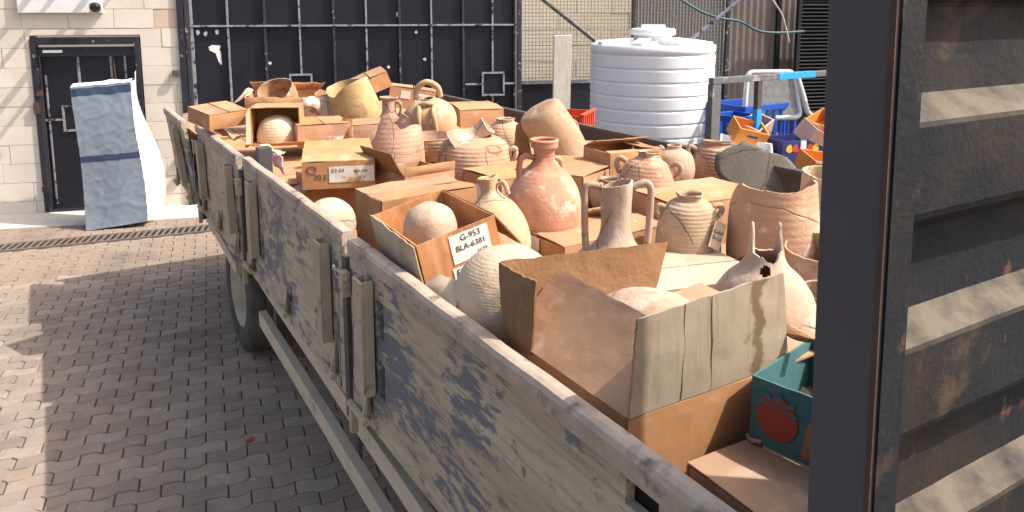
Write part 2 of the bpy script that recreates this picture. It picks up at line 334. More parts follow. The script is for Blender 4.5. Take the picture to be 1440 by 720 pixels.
pr = Matrix.Rotation(PA, 3, 'Z')
for j in range(-46, 34):
    for i in range(-34, 34):
        lx = (i+(.5 if j % 2 else 0))*PLN; ly = j*PWD; w = pr @ Vector((lx, ly, 0))+Vector((-3, 6, 0))
        tt = w.x*math.cos(AL)+w.y*math.sin(AL)
        if w.x < -8.5 or w.y < 1.2 or tt > 3.2: continue
        dy = (WO.y+(w.x-WO.x)*math.tan(WA))-w.y
        if dy < .72: continue                           # the concrete strip begins
        dl = (8.47+(w.x+4.54)*math.tan(PA))-w.y
        if abs(dl) < .20: continue                     # the drain channel
        d = w.y*math.cos(PITCH)+CAM_H*math.sin(PITCH); px = 720+FPX*w.x/d; py = 180+FPX*(-w.y*math.sin(PITCH)+CAM_H*math.cos(PITCH))/d
        vis = -20 < px < 600 and py < 735 and tt < 1.25
        cells.append((0 if vis else 1, w.length, lx, ly, j % 2))
cells.sort(); rest = MB()
for k, (vis, dd, lx, ly, odd) in enumerate(cells):
    dz = random.uniform(-.0022, .0022)
    if k < 300 and not vis:
        o = link('paver', pm[odd], pv, (lx, ly, dz), (random.uniform(-.008, .008), random.uniform(-.008, .008), random.uniform(-.008, .008)))
    else: rest.add(*paver_v(.5*odd, lx+random.uniform(-.001, .001), ly, dz))
tag(rest.build('paving', 'paver', pv), kind='stuff')
# concrete strip along the wall
ap = MB(); ap.box(-4, 12, .0, .70, -.02, .012, .004)
tag(ap.build('concrete_strip', 'apron', None, loc=WO, rot=(0, 0, WA)), kind='structure')
for o in (bpy.data.objects['concrete_strip'],): o.scale.y = -1; o.scale = (1, 1, 1); o.location = Wl(0, .70, 0)
# drain
dr = thing('drain_channel', 'iron slotted drain running across the paving before the wall', 'drain', (-4.54, 8.47, 0), (0, 0, PA))
MB().box(-4.5, 3.5, -.12, .12, -.018, -.014).build('trough', 'drain_black', dr)
fr = MB(); fr.box(-4.5, 3.5, -.15, -.122, -.02, .004, .002); fr.box(-4.5, 3.5, .122, .15, -.02, .004, .002); fr.build('frame', 'drain_iron', dr)
gt = MB()
for i in range(0, 113):
    x = -4.48+i*.07; gt.prism([(x, -.1215, -.010), (x+.026, -.1215, -.010), (x+.066, .1215, -.010), (x+.040, .1215, -.010)], (0, 0, .012))
tag(gt.build('grate', 'drain_iron', dr), kind='stuff')

# ------------------------------------------------------------------ block wall with its door
bw = thing('block_wall', 'pale limestone block wall around the dark metal door', 'wall', WO, (0, 0, WA))
# local: x = along the wall, y = into the wall (positive = away from the yard)
back = MB(); back.box(-5, -.012, .012, .3, 0, 4.6); back.box(1.242, 1.70, .012, .3, 0, 4.6); back.box(-.012, 1.242, .012, .3, 2.242, 4.6); back.build('mortar_bed', 'mortar', bw)
CH = .24
for c in range(-1, 19):
    z0 = .17+c*CH; z1 = z0+CH-.004
    if z1 < .02: continue
    z0 = max(z0, .0)
    x = -5+(.0 if c % 2 else -.26)
    while x < 1.70:
        ln = random.choice((.46, .52, .52, .58)); a, b = max(x, -5), min(x+ln-.004, 1.70); x += ln
        segs = [(a, b)]
        if z0 < 2.235:
            segs = []
            if a < -.015: segs.append((a, min(b, -.015)))
            if b > 1.245: segs.append((max(a, 1.245), b))
        zz0 = z0
        if z0 < 2.235 < z1 and a < 1.245 and b > -.015: pass
        for (p, q) in segs:
            if q-p < .03: continue
            pk = 'block_pink' if (c == 9 and p > 1.2) else 'block'
            MB().box(p, q, random.uniform(-.004, .003), .05, zz0, z1, .003).build('block', pk, bw)
MB().box(-.015, 1.245, .002, .05, 2.245, 2.322, .004).build('block', 'block', bw)
# door
dt = thing('metal_door', 'dark navy metal door with silver strips behind the leaning grey bag', 'door', Wl(0, 0, 0), (0, 0, WA))
f = MB(); f.box(0, .055, -.03, .10, .02, 2.22, .004); f.box(1.175, 1.23, -.03, .10, .02, 2.22, .004); f.box(.055, 1.175, -.03, .10, 2.13, 2.22, .004); f.build('door_frame', 'door_frame', dt)
f = MB(); f.box(.055, 1.175, .02, .06, 1.99, 2.10, .004); f.build('transom', 'door_frame', dt)
lf = MB().box(.058, 1.172, .09, .12, .03, 1.985, .003).build('door_leaf', 'gate_sheet', dt)
MB().box(.12, .34, .005, .02, 2.03, 2.065, .004).build('paint_scar', 'white_paint', dt)
for (a, b, c, d, nm) in ((.475, .505, .05, 1.98, 'strip'), (.855, .88, 1.2, 1.98, 'strip'), (1.02, 1.045, 1.2, 1.98, 'strip'), (.06, .26, 1.17, 1.195, 'strip'), (.10, .12, .1, 1.75, 'strip')):
    MB().box(a, b, .07, .088, c, d, .003).build(nm, 'gate_bar', dt)
f = MB(); f.box(.262, .285, .065, .089, 1.03, 1.36); f.box(.465, .474, .065, .089, 1.03, 1.36); f.box(.285, .465, .065, .089, 1.335, 1.36); f.box(.285, .465, .065, .089, 1.03, 1.055); f.build('hatch_frame', 'gate_bar', dt)
f = MB(); f.tube([(.905, .05, 1.98), (.91, .05, 1.75), (.93, .05, 1.6)], .011, 8); f.tube([(.86, .05, 2.02), (.97, .05, 2.03)], .012, 8); f.build('bolt_rod', 'rust', dt)
f = MB(); f.box(-.02, .04, -.05, -.028, 1.28, 1.42, .004); f.box(-.01, .05, -.05, -.028, .28, .36, .004); f.box(.02, .10, -.045, -.028, 1.5, 1.56, .004); f.build('hinge', 'rust', dt)
# white board, dome camera
sb = MB().box(-.09, .85, -.06, -.006, 2.52, 2.98, .006).build('wall_board', 'white_paint', None, loc=WO, rot=(0, 0, WA)); tag(sb, 'plain white board fixed on the block wall over the door', 'board')
cc = thing('dome_camera', 'small white dome security camera under the white wall board', 'camera', Wl(.80, .14, 2.60), (R(-72), 0, WA))
cp = [(0.001, .03), (.065, .03), (.075, .02), (.075, -.025), (.066, -.035)]
def lathe(cp, n, seg, axis='z', ang0=0, wob=0):
    P = cp if n == 0 else crom(cp, n); mb = MB(); vs = []; m = len(P)
    for (r, z) in P:
        for k in range(seg):
            a = 2*math.pi*k/seg; q = (r*math.cos(a), r*math.sin(a), z)
            if axis == 'x': q = (z, r*math.cos(a), r*math.sin(a))
            if axis == 'y': q = (r*math.cos(a), z, r*math.sin(a))
            vs.append(q)
    mb.add(vs, [(i*seg+k, i*seg+(k+1) % seg, (i+1)*seg+(k+1) % seg, (i+1)*seg+k) for i in range(m-1) for k in range(seg)])
    return mb
lathe(cp, 0, 24).build('housing', 'white_paint', cc, True)
lathe([(.066, -.032), (.062, -.055), (.045, -.082), (.001, -.092)], 10, 24).build('dome', 'bulb_glass', cc, True)
MB().box(-.02, .02, -.02, .02, .03, .13, .003).build('bracket', 'white_paint', cc)
# unseen slat frame, added above the door to cast slanting streaks on the wall
af = thing('streak_frame', 'unseen slat frame added high over the door for its wall shadows', 'shadow frame', Wl(0, 0, 0), (0, 0, WA))
for i, (u, z, ln, w) in enumerate(((.30, 3.02, .42, .05), (.62, 3.08, .55, .035), (.95, 3.04, .60, .06), (1.25, 3.1, .66, .03), (-.6, 3.05, .5, .16))):
    MB().box(u, u+w, -ln, -.004, z, z+.05, .004).build('slat', 'channel', af)
MB().box(-.7, 1.4, -.72, -.665, 3.02, 3.10, .005).build('rail', 'channel', af)

# ------------------------------------------------------------------ the big navy gate
gp = thing('sheet_gate', 'big dark navy sheet steel gate with silver bars behind the trailer', 'gate', WO, (0, 0, WA))
US = [1.86, 2.30, 2.76, 3.20, 3.64, 4.07, 4.52, 4.955, 5.40, 5.82, 6.14]
ZS = [.06, 1.02, 2.35, 3.55]
for a, b in zip(US[:-1], US[1:]):
    for c, d in zip(ZS[:-1], ZS[1:]):
        MB().box(a+.004, b-.004, .045, .055+random.uniform(0, .006), c+.004, d-.004).build('sheet_panel', 'gate_sheet', gp)
for i, u in enumerate(US):
    w = .012 if i % 2 else .016
    MB().box(u-w, u+w, .0 if i % 2 else -.004, .044, .05, 3.56, .003).build('upright_bar', 'gate_bar' if i in (0, 1, 3, 5, 7, 9) else 'gate_bar_dark', gp)
for z in ZS: MB().box(1.83, 6.17, -.012, .0435, z-.012, z+.012, .003).build('cross_bar', 'gate_bar' if z == 2.35 else 'gate_bar_dark', gp)
for (a, b, c, d) in ((5.655, 5.985, 1.35, 1.69), (3.04, 3.34, 1.36, 1.715)):
    w = MB(); w.box(a, b, -.035, -.013, d-.025, d); w.box(a, b, -.035, -.013, c, c+.025); w.box(a, a+.025, -.035, -.013, c+.025, d-.025); w.box(b-.025, b, -.035, -.013, c+.025, d-.025)
    w.build('hatch_frame', 'gate_bar', gp); MB().box(a+.025, b-.025, -.012, -.006, c+.025, d-.025).build('hatch_sheet', 'gate_sheet', gp)
for (a, b) in ((5.42, 5.655), (5.985, 6.13)): MB().box(a, b, -.03, -.008, 1.51, 1.535).build('hatch_strap', 'gate_bar', gp)
MB().box(1.70, 1.775, -.04, .2, 0, 4.2, .004).build('gate_post', 'door_frame', gp); MB().box(1.785, 1.825, -.03, .1, 0.02, 4.0, .004).build('gate_stile', 'gate_bar_dark', gp)
for z in (1.72, .62, .42): MB().box(1.60, 1.699, -.075, -.01, z, z+.07, .006).build('hinge', 'iron_dark', gp)
# worn paint marks
def blob(cx, cz, rx, rz, seed, y=-.001, n=26, rot=0., am=.45):
    pts = []
    for k in range(n):
        a = 2*math.pi*k/n; r = 1+am*mnoise.noise(Vector((math.cos(a)*1.7+seed, math.sin(a)*1.7, seed)))
        x, z = rx*r*math.cos(a), rz*r*math.sin(a); pts.append((cx+x*math.cos(rot)-z*math.sin(rot), y, cz+x*math.sin(rot)+z*math.cos(rot)))
    return pts
w = MB(); w.prism(blob(2.12, 2.06, .075, .05, 3.1, .0435), (0, -.002, 0)); w.prism(blob(2.165, 1.975, .03, .12, 5.2, .0415, rot=.25), (0, -.001, 0)); w.build('paint_splash', 'white_paint', gp)
for i, (cx, cz) in enumerate(((4.75, 2.255), (4.36, 1.78), (4.86, 1.88), (2.80, 1.86), (1.93, 2.27), (2.02, 2.25), (2.16, 2.27), (4.5, 2.5))):
    MB().prism(blob(cx, cz, .022, .02 if i < 4 else .035, i*2.3, .0435, 14), (0, -.002, 0)).build('paint_fleck', 'white_paint', gp)

# ------------------------------------------------------------------ mesh screen and the things behind on the right
ms = thing('mesh_screen', 'square wire mesh screen standing before pale stone wall', 'mesh screen', WO, (0, 0, WA))
wr = MB(); x = 6.24
while x < 9.45: wr.box(x, x+.009, -.006, .001, 1.56, 4.0); x += .052
z = 1.58
while z < 4.0: wr.box(6.22, 9.46, .0015, .008, z, z+.009); z += .052
tag(wr.build('wire_mesh', 'mesh_wire', ms), kind='stuff')
for (a, b, c, d) in ((6.17, 6.235, 0, 4.1), (7.92, 7.97, 1.5, 4.1), (9.45, 9.51, 0, 4.1)): MB().box(a, b, -.03, .03, c, d, .004).build('post', 'gate_bar_dark', ms)
MB().box(6.235, 9.45, -.025, .025, 1.50, 1.555, .004).build('bottom_rail', 'grey_steel', ms)
for i in range(5): MB().box(6.24+i*.642, 6.24+(i+1)*.642-.006, .01, .02, .02, 1.498).build('sheet_panel', 'gate_sheet', ms)
MB().box(8.0, 9.44, .05, .06, 1.56, 4.0).build('mesh_backing', 'grey_brown_sheet', ms)  # plain grey-brown sheet behind the right part of the mesh
sw = thing('stone_wall', 'pale sunlit stone wall seen through the wire mesh', 'wall', WO, (0, 0, WA))
for c in range(17):
    x = 6.2-(.3 if c % 2 else 0)
    while x < 16:
        MB().box(x, x+.594, 1.0+random.uniform(0, .01), 1.25, c*.25, c*.25+.244, .006).build('block', 'stone_pale', sw); x += .6
MB().box(5.6, 16.4, 1.03, 1.3, 0, 4.5).build('mortar_bed', 'mortar', sw)
bs = thing('sheet_fence', 'brown ribbed sheet metal fence beside the wire mesh', 'fence', WO, (0, 0, WA))
for i in range(6):
    P = []; x0 = 9.52+i*.33
    xs = [x0+k*.33/6 for k in range(7)]; m = MB()
    for k in range(6): m.prism([(xs[k], (.0, .012)[k % 2], 0), (xs[k+1]-.001, (.012, .0)[k % 2], 0), (xs[k+1]-.001, (.017, .005)[k % 2], 0), (xs[k], (.005, .017)[k % 2], 0)], (0, 0, 4))
    m.build('sheet', 'brown_sheet', bs)
MB().box(10.30, 10.37, -.05, -.005, 0, 4.1, .004).build('post', 'black_louvre', bs)
lv = thing('louvre_panel', 'black slatted louvre panel standing beside brown sheet fence', 'louvre', WO, (0, 0, WA))
MB().box(10.46, 10.52, -.35, -.28, 0, 2.78, .004).build('frame', 'black_louvre', lv); MB().box(11.38, 11.44, -.35, -.28, 0, 2.78, .004).build('frame', 'black_louvre', lv); MB().box(10.52, 11.38, -.35, -.28, 2.72, 2.78, .004).build('frame', 'black_louvre', lv)
MB().box(10.52, 11.38, -.285, -.275, 0, 2.72).build('backing', 'black_louvre', lv)
for i in range(30):
    z = 1.0+i*.056; MB().prism([(10.52, -.345, z), (10.52, -.29, z+.04), (10.52, -.288, z+.045), (10.52, -.345, z+.008)], (.86, 0, 0)).build('slat', 'black_louvre', lv)
cw = MB().box(11.6, 16, .1, .35, 0, 4.2, .01).build('steel_column', 'grey_steel', None, loc=WO, rot=(0, 0, WA)); cw.name = 'panel_wall'; tag(cw, 'plain grey wall panel beyond the black louvre', 'wall')
# diagonal rope, pole and cables in front of the mesh
def loose(name, mk, pts, r, label, cat, n=24, seg=8, group=None):
    P = crom([tuple(p) for p in pts], n); o = MB().tube(P, r, seg).build(name, mk, None, True); return tag(o, label, cat, group)
loose('twisted_rope', 'rope', [aty(735, -25, 9.6), aty(765, 0, 9.6), aty(840, 60, 9.5), aty(880, 95, 9.45)], .028, 'black twisted rope slanting down behind the white tank', 'rope')
loose('pole', 'gate_bar', [aty(1075, -28, 8.6), aty(1040, 0, 8.6), aty(975, 53, 8.6), aty(900, 116, 8.6)], .020, 'thin silver pole slanting down behind the white tank', 'pole')
loose('cable', 'cable_teal', [aty(950, -6, 9.3), aty(985, 16, 9.3), aty(1015, 26, 9.3), aty(1040, 30, 9.4), aty(1068, 44, 9.5), aty(1100, 46, 9.6), aty(1130, 44, 9.8)], .016, 'dark teal cable sagging across the mesh screen', 'cable')
loose('cable', 'cable_pale', [aty(1082, -8, 9.4), aty(1092, 8, 9.4), aty(1101, 24, 9.4), aty(1110, 60, 9.4)], .010, 'thin pale cable hanging down beside the louvre', 'cable')
pb = thing('pale_plank', 'tall pale plank leaning upright against the mesh screen', 'plank', Wl(6.72, .34, 0), (R(6.0), R(-1.2), WA))
MB().box(-.125, .125, -.02, .02, 0, 2.23, .004).build('plank', 'plank_pale', pb)

# ------------------------------------------------------------------ water tank on its plinth
tp = aty(916, 120, 8.3)
tk = thing('water_tank', 'white ribbed plastic water tank with lid and sunlit side', 'water tank', (tp.x, tp.y, .95))
TR = .66
prof = [(.001, 0), (TR-.02, 0), (TR, .03)]
z = .03
while z < 1.10:
    for q in (0, .03, .09, .112, .16, .5, .84, .888, .91, .97):
        prof.append((TR-.010*(1-min(1, 9*min(q, 1-q))), z+q*.14))
    z += .14
zt_ = z
prof += [(TR-.02, zt_), (TR+.002, zt_+.012), (TR+.002, zt_+.09), (TR-.03, zt_+.10)]
lathe(prof, 0, 72).build('body', 'tank', tk, True)
lathe([(TR-.03, zt_+.10), (TR-.06, zt_+.10), (TR-.10, zt_+.085), (.34, zt_+.10), (.22, zt_+.135), (.001, zt_+.14)], 0, 64).build('top', 'tank', tk, True)
for k in range(8):
    a = 2*math.pi*k/8+.3
    MB().prism([(.25, -.06, zt_+.09), (TR-.035, -.03, zt_+.09), (TR-.035, -.03, zt_+.125), (.25, -.06, zt_+.165)], (0, .12, 0)).build('top_rib', 'tank', tk, rot=(0, 0, a))
ld = lathe([(.20, zt_+.13), (.20, zt_+.185), (.235, zt_+.19), (.24, zt_+.20), (.24, zt_+.245), (.225, zt_+.26), (.10, zt_+.27), (.001, zt_+.275)], 0, 40).build('lid', 'tank', tk, True)
MB().box(-.13, .13, -.03, .03, zt_+.268, zt_+.30, .01).build('lid_grip', 'tank', ld)
pl = MB().box(-.8, .8, -.8, .8, 0, .95, .015).build('tank_plinth', 'concrete', None, loc=(tp.x, tp.y, 0), rot=(0, 0, .25)); tag(pl, 'square concrete plinth carrying the white water tank', 'plinth')

# ------------------------------------------------------------------ steel cart with crates and fruit cartons
CR = R(33)
co = aty(1003, 110, 6.7); ct = thing('steel_cart', 'grey steel frame cart wrapped in blue tape beside the tank', 'cart', (co.x, co.y, 0), (0, 0, CR))
ZT = co.z
MB().box(.0, .11, 0, .06, 0, ZT-.056, .004).build('upright', 'grey_steel', ct); MB().box(.60, .66, 0, .05, 0, ZT-.056, .004).build('upright', 'iron_dark', ct); MB().box(1.90, 1.96, 0, .05, 0, ZT-.056, .004).build('upright', 'grey_steel', ct)
MB().box(0, 1.98, -.005, .055, ZT-.055, ZT, .004).build('top_rail', 'grey_steel', ct)
MB().box(.88, 1.42, -.009, .059, ZT-.058, ZT+.003, .003).build('tape_band', 'blue_tape', ct); MB().box(.597, .663, -.004, .054, ZT-.64, ZT-.32, .002).build('tape_band', 'blue_tape', ct)
for x in (0, 1.90): MB().box(x, x+.06, .9, .95, 0, 1.19, .004).build('upright', 'grey_steel', ct)
MB().box(-.02, 2.0, -.02, .97, 1.17, 1.20, .004).build('deck', 'iron_dark', ct)
def cart(x, y, z): return Matrix.Rotation(CR, 3, 'Z') @ Vector((x, y, z)) + Vector((co.x, co.y, 0))
def tray(name, label, loc, rz, w, d, h, m, cat='carton', tilt=(0, 0), inner=None, group=None, th=.012):
    o = thing(name, label, cat, loc, (R(tilt[0]), R(tilt[1]), rz), group)
    b = MB(); b.box(-w/2, w/2, -d/2, -d/2+th, 0, h); b.box(-w/2, w/2, d/2-th, d/2, 0, h); b.box(-w/2, -w/2+th, -d/2+th, d/2-th, 0, h); b.box(w/2-th, w/2, -d/2+th, d/2-th, 0, h); b.box(-w/2+th, w/2-th, -d/2+th, d/2-th, .002, .014)
    b.build('body', m, o); return o
def crate_plastic(label, loc, rz, w, d, h):
    o = thing('plastic_crate', label, 'crate', loc, (0, 0, rz)); th = .02
    b = MB(); b.box(-w/2, w/2, -d/2, d/2, .0, .02)
    nb = 7
    for k in range(nb+1):
        x = -w/2+k*(w-.03)/nb
        for y in (-d/2, d/2-th): b.box(x, x+.03, y, y+th, .02, h-.06)
    for k in range(5):
        y = -d/2+th+k*(d-2*th-.03)/4
        for x in (-w/2, w/2-th): b.box(x, x+th, y+.002, y+.028, .02, h-.06)
    b.build('grid', 'blue_plastic', o)
    r = MB(); r.box(-w/2-.012, w/2+.012, -d/2-.012, -d/2+.02, h-.06, h, .006); r.box(-w/2-.012, w/2+.012, d/2-.02, d/2+.012, h-.06, h, .006); r.box(-w/2-.012, -w/2+.02, -d/2+.02, d/2-.02, h-.06, h, .006); r.box(w/2-.02, w/2+.012, -d/2+.02, d/2-.02, h-.06, h, .006); r.build('rim', 'blue_plastic', o)
    return o
crate_plastic('blue plastic crate on the cart deck under the window frame', Vector((aty(1034, 190, 7.3).x, 7.3, 1.20)), CR, .34, .36, .37)
crate_plastic('blue plastic crate on the cart behind the navy fruit carton', cart(1.25, .60, 1.20), CR, .80, .5, .42)
def fruit(label, px, py, Y, rz, w, d, h, mk, tilt=(0, 0)): return tray('fruit_carton', label, aty(px, py, Y), R(rz), w, d, h, mk, tilt=tilt)
o = fruit('navy fruit carton with printed red and yellow fruit', 1112, 226, 7.0, 18, .44, .32, .22, 'fruit_navy')
for (x, m) in ((-.15, 'fruit_yellow'), (-.085, 'fruit_red'), (.075, 'fruit_red'), (.135, 'fruit_yellow')): MB().prism(blob(x, .145, .034, .034, 1, -.1615, 16), (0, -.002, 0)).build('printed_fruit', m, o)
MB().box(-.03, .03, -.165, -.1605, .01, .215).build('white_band', 'fruit_white', o)
o = fruit('pink fruit carton tilted over the navy carton rim', 1146, 206, 7.05, 20, .42, .24, .17, 'fruit_pink', (22, 26))
MB().prism(blob(0, .09, .035, .02, 4, -.1205, 14), (0, -.002, 0)).build('hand_hole', 'fruit_white', o)
o = fruit('orange fruit carton lying open beside grey cart upright', 1046, 196, 7.0, 10, .30, .22, .16, 'fruit_orange', (25, 14))
MB().box(-.05, .05, -.113, -.1105, .09, .11).build('hand_hole', 'fruit_navy', o)
o = fruit('white fruit carton with navy print at the cart edge', 1046, 216, 6.85, -12, .46, .22, .10, 'fruit_white', (18, 10))
MB().box(.02, .19, -.113, -.1105, .01, .085).build('navy_print', 'fruit_navy', o)
o = fruit('small pink fruit carton tipped on the orange one', 1062, 186, 7.15, 40, .26, .2, .13, 'fruit_pink', (20, -20))
o = fruit('small orange fruit carton perched behind the pink one', 1158, 182, 7.3, 30, .28, .22, .14, 'fruit_orange', (10, -20))
o = fruit('orange and white fruit carton low beside the big cracked jar', 1152, 246, 6.6, 12, .36, .28, .17, 'fruit_orange', (14, 10))
MB().box(-.182, .182, -.143, -.1405, .155, .172).build('white_edge', 'fruit_white', o)
p = aty(1152, 246, 6.6); st_ = MB().box(-.3, .3, -.2, .2, 0, p.z-.03, .01).build('support_block', 'concrete', None, loc=(p.x, p.y+.05, 0), rot=(0, 0, CR)); tag(st_, 'concrete block holding up the orange carton by the cart', 'block')
# white framed vehicle window leaning on the cart
wf = thing('vehicle_window', 'white rounded vehicle window frame with dusty glass on the cart', 'window', aty(1086, 166, 7.75), (R(-10), R(0), R(8)))
def rrect(w, h, r, n=6, skew=.0):
    P = []
    for (cx, cz, a0) in ((w/2-r, h-r, 0), (-w/2+r, h-r, 90), (-w/2+r, r, 180), (w/2-r, r, 270)):
        for k in range(n+1): a = R(a0+90*k/n); x, z = cx+r*math.cos(a), cz+r*math.sin(a); P.append((x*(1+.22*(1-z/h)), 0, z))
    return P
MB().tube(rrect(.50, .47, .06), .026, 8, 1., True).build('frame', 'window_white', wf, True)
MB().prism(rrect(.47, .45, .05), (0, .006, 0)).build('pane', 'dusty_glass', wf)
m = MB(); m.tube(crom([(.27, -.01, .45), (.33, -.02, .22), (.38, -.02, .05), (.47, -.02, .0)], 12), .03, 8); m.build('side_trim', 'window_white', wf, True)
# ================================================================== THE TRAILER
TL = thing('flatbed_trailer', 'long flatbed trailer with worn dusty side panels loaded with pottery', 'trailer', (0, 0, 0), (0, 0, AL))
FZ = 1.10; RZ = 1.68; TL0 = .935; TR0 = 3.52; SE = 7.42
# local x = t, y = s, z
for i in range(18):
    x = TL0+.045+i*(TR0-TL0-.09)/18; MB().box(x, x+(TR0-TL0-.09)/18-.006, .70, SE, FZ-.04, FZ).build('floor_plank', 'panel_mid', TL)
for x in (1.45, 2.92): MB().box(x, x+.10, .75, SE-.1, .72, .98, .005).build('chassis_beam', 'iron_dark', TL)
for i in range(9):
    y = .9+i*.79; MB().box(TL0+.06, TR0-.06, y, y+.07, .985, FZ-.042, .003).build('cross_member', 'iron_dark', TL)
MB().box(TL0+.005, TL0+.045, .70, SE, .98, FZ-.005, .006).build('edge_beam', 'panel_mid', TL); MB().box(TR0-.045, TR0-.005, .70, SE, .98, FZ-.005, .006).build('edge_beam', 'panel_mid', TL)
def side_panel(s0, s1, mk, chans, holes=(), lean=0., zt=RZ, toe=0., seed=0, shift=0.):
    # built along x = s from 0, y = thickness (0 = outer face), z from 0 at the bottom
    H = zt-1.06; L = s1-s0
    root = None
    xb = {0., L}; zb = {0., H-.05}; hs = []
    for (c) in chans:
        for (a, b, z0, z1) in ((c-.115, c-.055, .10, .24), (c-.115, c-.055, .33, .47), (c+.055, c+.115, .12, .26), (c+.055, c+.115, .34, .48)):
            if a > .01 and b < L-.01: hs.append((a, b, z0, z1))
    hs += list(holes)
    for (a, b, z0, z1) in hs: xb |= {a, b}; zb |= {z0, z1}
    for k in range(1, int(L/.12)): xb.add(k*.12)
    for k in range(1, 5): zb.add(k*.11)
    xb = sorted(x for x in xb if 0 <= x <= L); zb = sorted(zb)
    xb = [x for i, x in enumerate(xb) if i == 0 or x-xb[i-1] > 1e-5]; zb = [z for i, z in enumerate(zb) if i == 0 or z-zb[i-1] > 1e-5]
    hc = []
    for i in range(len(xb)-1):
        for j in range(len(zb)-1):
            cx = (xb[i]+xb[i+1])/2; cz = (zb[j]+zb[j+1])/2
            if any(a < cx < b and z0 < cz < z1 for (a, b, z0, z1) in hs): hc.append((i, j))
    m = MB().holed(xb, zb, hc, 0, .025)
    m.v = [(x, y+.006*mnoise.noise(Vector((x*1.7+seed, z*2, seed)))+.002*mnoise.noise(Vector((x*9+seed, z*9, 0))), z) for x, y, z in m.v]
    # rotate so that x runs along trailer y: rotation +90 about z maps x->y, y->-x ; we want thickness to +x, so mirror y
    m.v = [(y, x, z) for x, y, z in m.v]
    p = m.build('side_panel', mk, TL, loc=(TL0+shift, s0, 1.06), rot=(0, R(lean), R(toe)))
    r = MB(); n = max(6, int(L/.10)); vs = []
    prof = [(-.008, -.055), (-.010, -.012), (-.002, .0), (.012, .004), (.036, .003), (.044, -.008), (.044, -.055)]
    for i in range(n+1):
        y = L*i/n
        for (a, b) in prof: vs.append((a+.004*mnoise.noise(Vector((y*3+seed, 1, 0))), y, H+b+.005*mnoise.noise(Vector((y*5+seed, 7, 0)))))
    k = len(prof); fs = [(i*k+j, i*k+(j+1) % k, (i+1)*k+(j+1) % k, (i+1)*k+j) for i in range(n) for j in range(k)]+[tuple(range(k))[::-1], tuple(n*k+j for j in range(k))]
    r.add(vs, fs).build('top_rail', 'panel_rail', p)
    MB().box(.032, .040, .03, L-.03, .02, H-.08).build('dark_backing', 'drain_black', p)  # black plate added behind the slots, standing in for unlit depth
    for c in chans:
        m = MB(); m.box(-.052, -.012, c-.045, c+.045, .10, .115); m.box(-.056, -.046, c-.045, c+.045, .115, H-.085, .003); m.box(-.046, -.010, c-.045, c-.037, .115, H-.085); m.box(-.046, -.010, c+.037, c+.045, .115, H-.085)
        m.build('stake_pocket', 'channel', p)
    for c in (.16, L/2, L-.16):
        if L < 1.3 and c == L/2: continue
        m = MB(); m.prism([(-.012, c-.06, .13), (-.012, c+.06, -.02), (-.012, c-.06, -.02)], (-.012, 0, 0)); m.prism([(-.05, c-.06, -.02), (-.012, c-.06, .13), (-.012, c-.06, -.02)], (0, .012, 0)); m.tube([(-.04, c-.09, -.01), (-.04, c+.09, -.01)], .016, 8)
        m.build('hinge', 'channel', p)
    return p
side_panel(.72, 2.775, 'panel', [1.83], holes=[(.29, .39, .495, .553)], seed=1)
side_panel(2.87, 4.70, 'panel_mid', [.21, 1.52], seed=5, shift=.012)
side_panel(4.78, 6.28, 'panel_mid', [.18, 1.2], seed=9, lean=-1.5, shift=.008)
side_panel(6.34, 7.40, 'panel_mid', [.3], seed=13, lean=-7, zt=1.70, shift=-.02)
for s in (2.80, 4.715, 6.29):
    k = MB(); k.box(TL0-.01, TL0+.035, s, s+.05, .92, 1.60, .004); k.build('stake', 'iron_dark', TL)
    w = MB(); w.tube([(TL0-.028, s-.07, 1.53), (TL0-.032, s+.02, 1.545), (TL0-.028, s+.10, 1.53)], .007, 6); w.tube([(TL0-.03, s-.02, 1.52), (TL0-.034, s+.03, 1.515), (TL0-.03, s+.09, 1.545)], .006, 6); w.tube(crom([(TL0-.03, s+.02, 1.52), (TL0-.036, s+.03, 1.3), (TL0-.03, s+.04, 1.05)], 8), .003, 5)
    w.build('latch_wire', 'gate_bar', TL, True)
    MB().box(TL0-.045, TL0-.012, s-.06, s-.015, 1.46, 1.56, .004).build('latch', 'channel', TL); MB().box(TL0-.04, TL0-.012, s-.10, s-.07, .92, 1.04, .004).build('latch', 'channel', TL)
# far corner junk bracket and inner dark stake
MB().box(1.02, 1.10, 4.62, 4.70, FZ, 1.74, .004).build('inner_stake', 'post', TL)
# right side and far end
for (a, b) in ((.72, 2.9), (2.95, 5.1), (5.15, SE)):
    MB().box(TR0-.03, TR0, a, b, 1.06, RZ-.03, .004).build('side_panel', 'iron_dark', TL); MB().box(TR0-.045, TR0+.01, a, b, RZ-.03, RZ, .006).build('top_rail', 'iron_dark', TL)
MB().box(TL0+.05, TR0-.05, SE, SE+.03, 1.06, RZ-.05, .004).build('tail_board', 'panel_mid', TL)
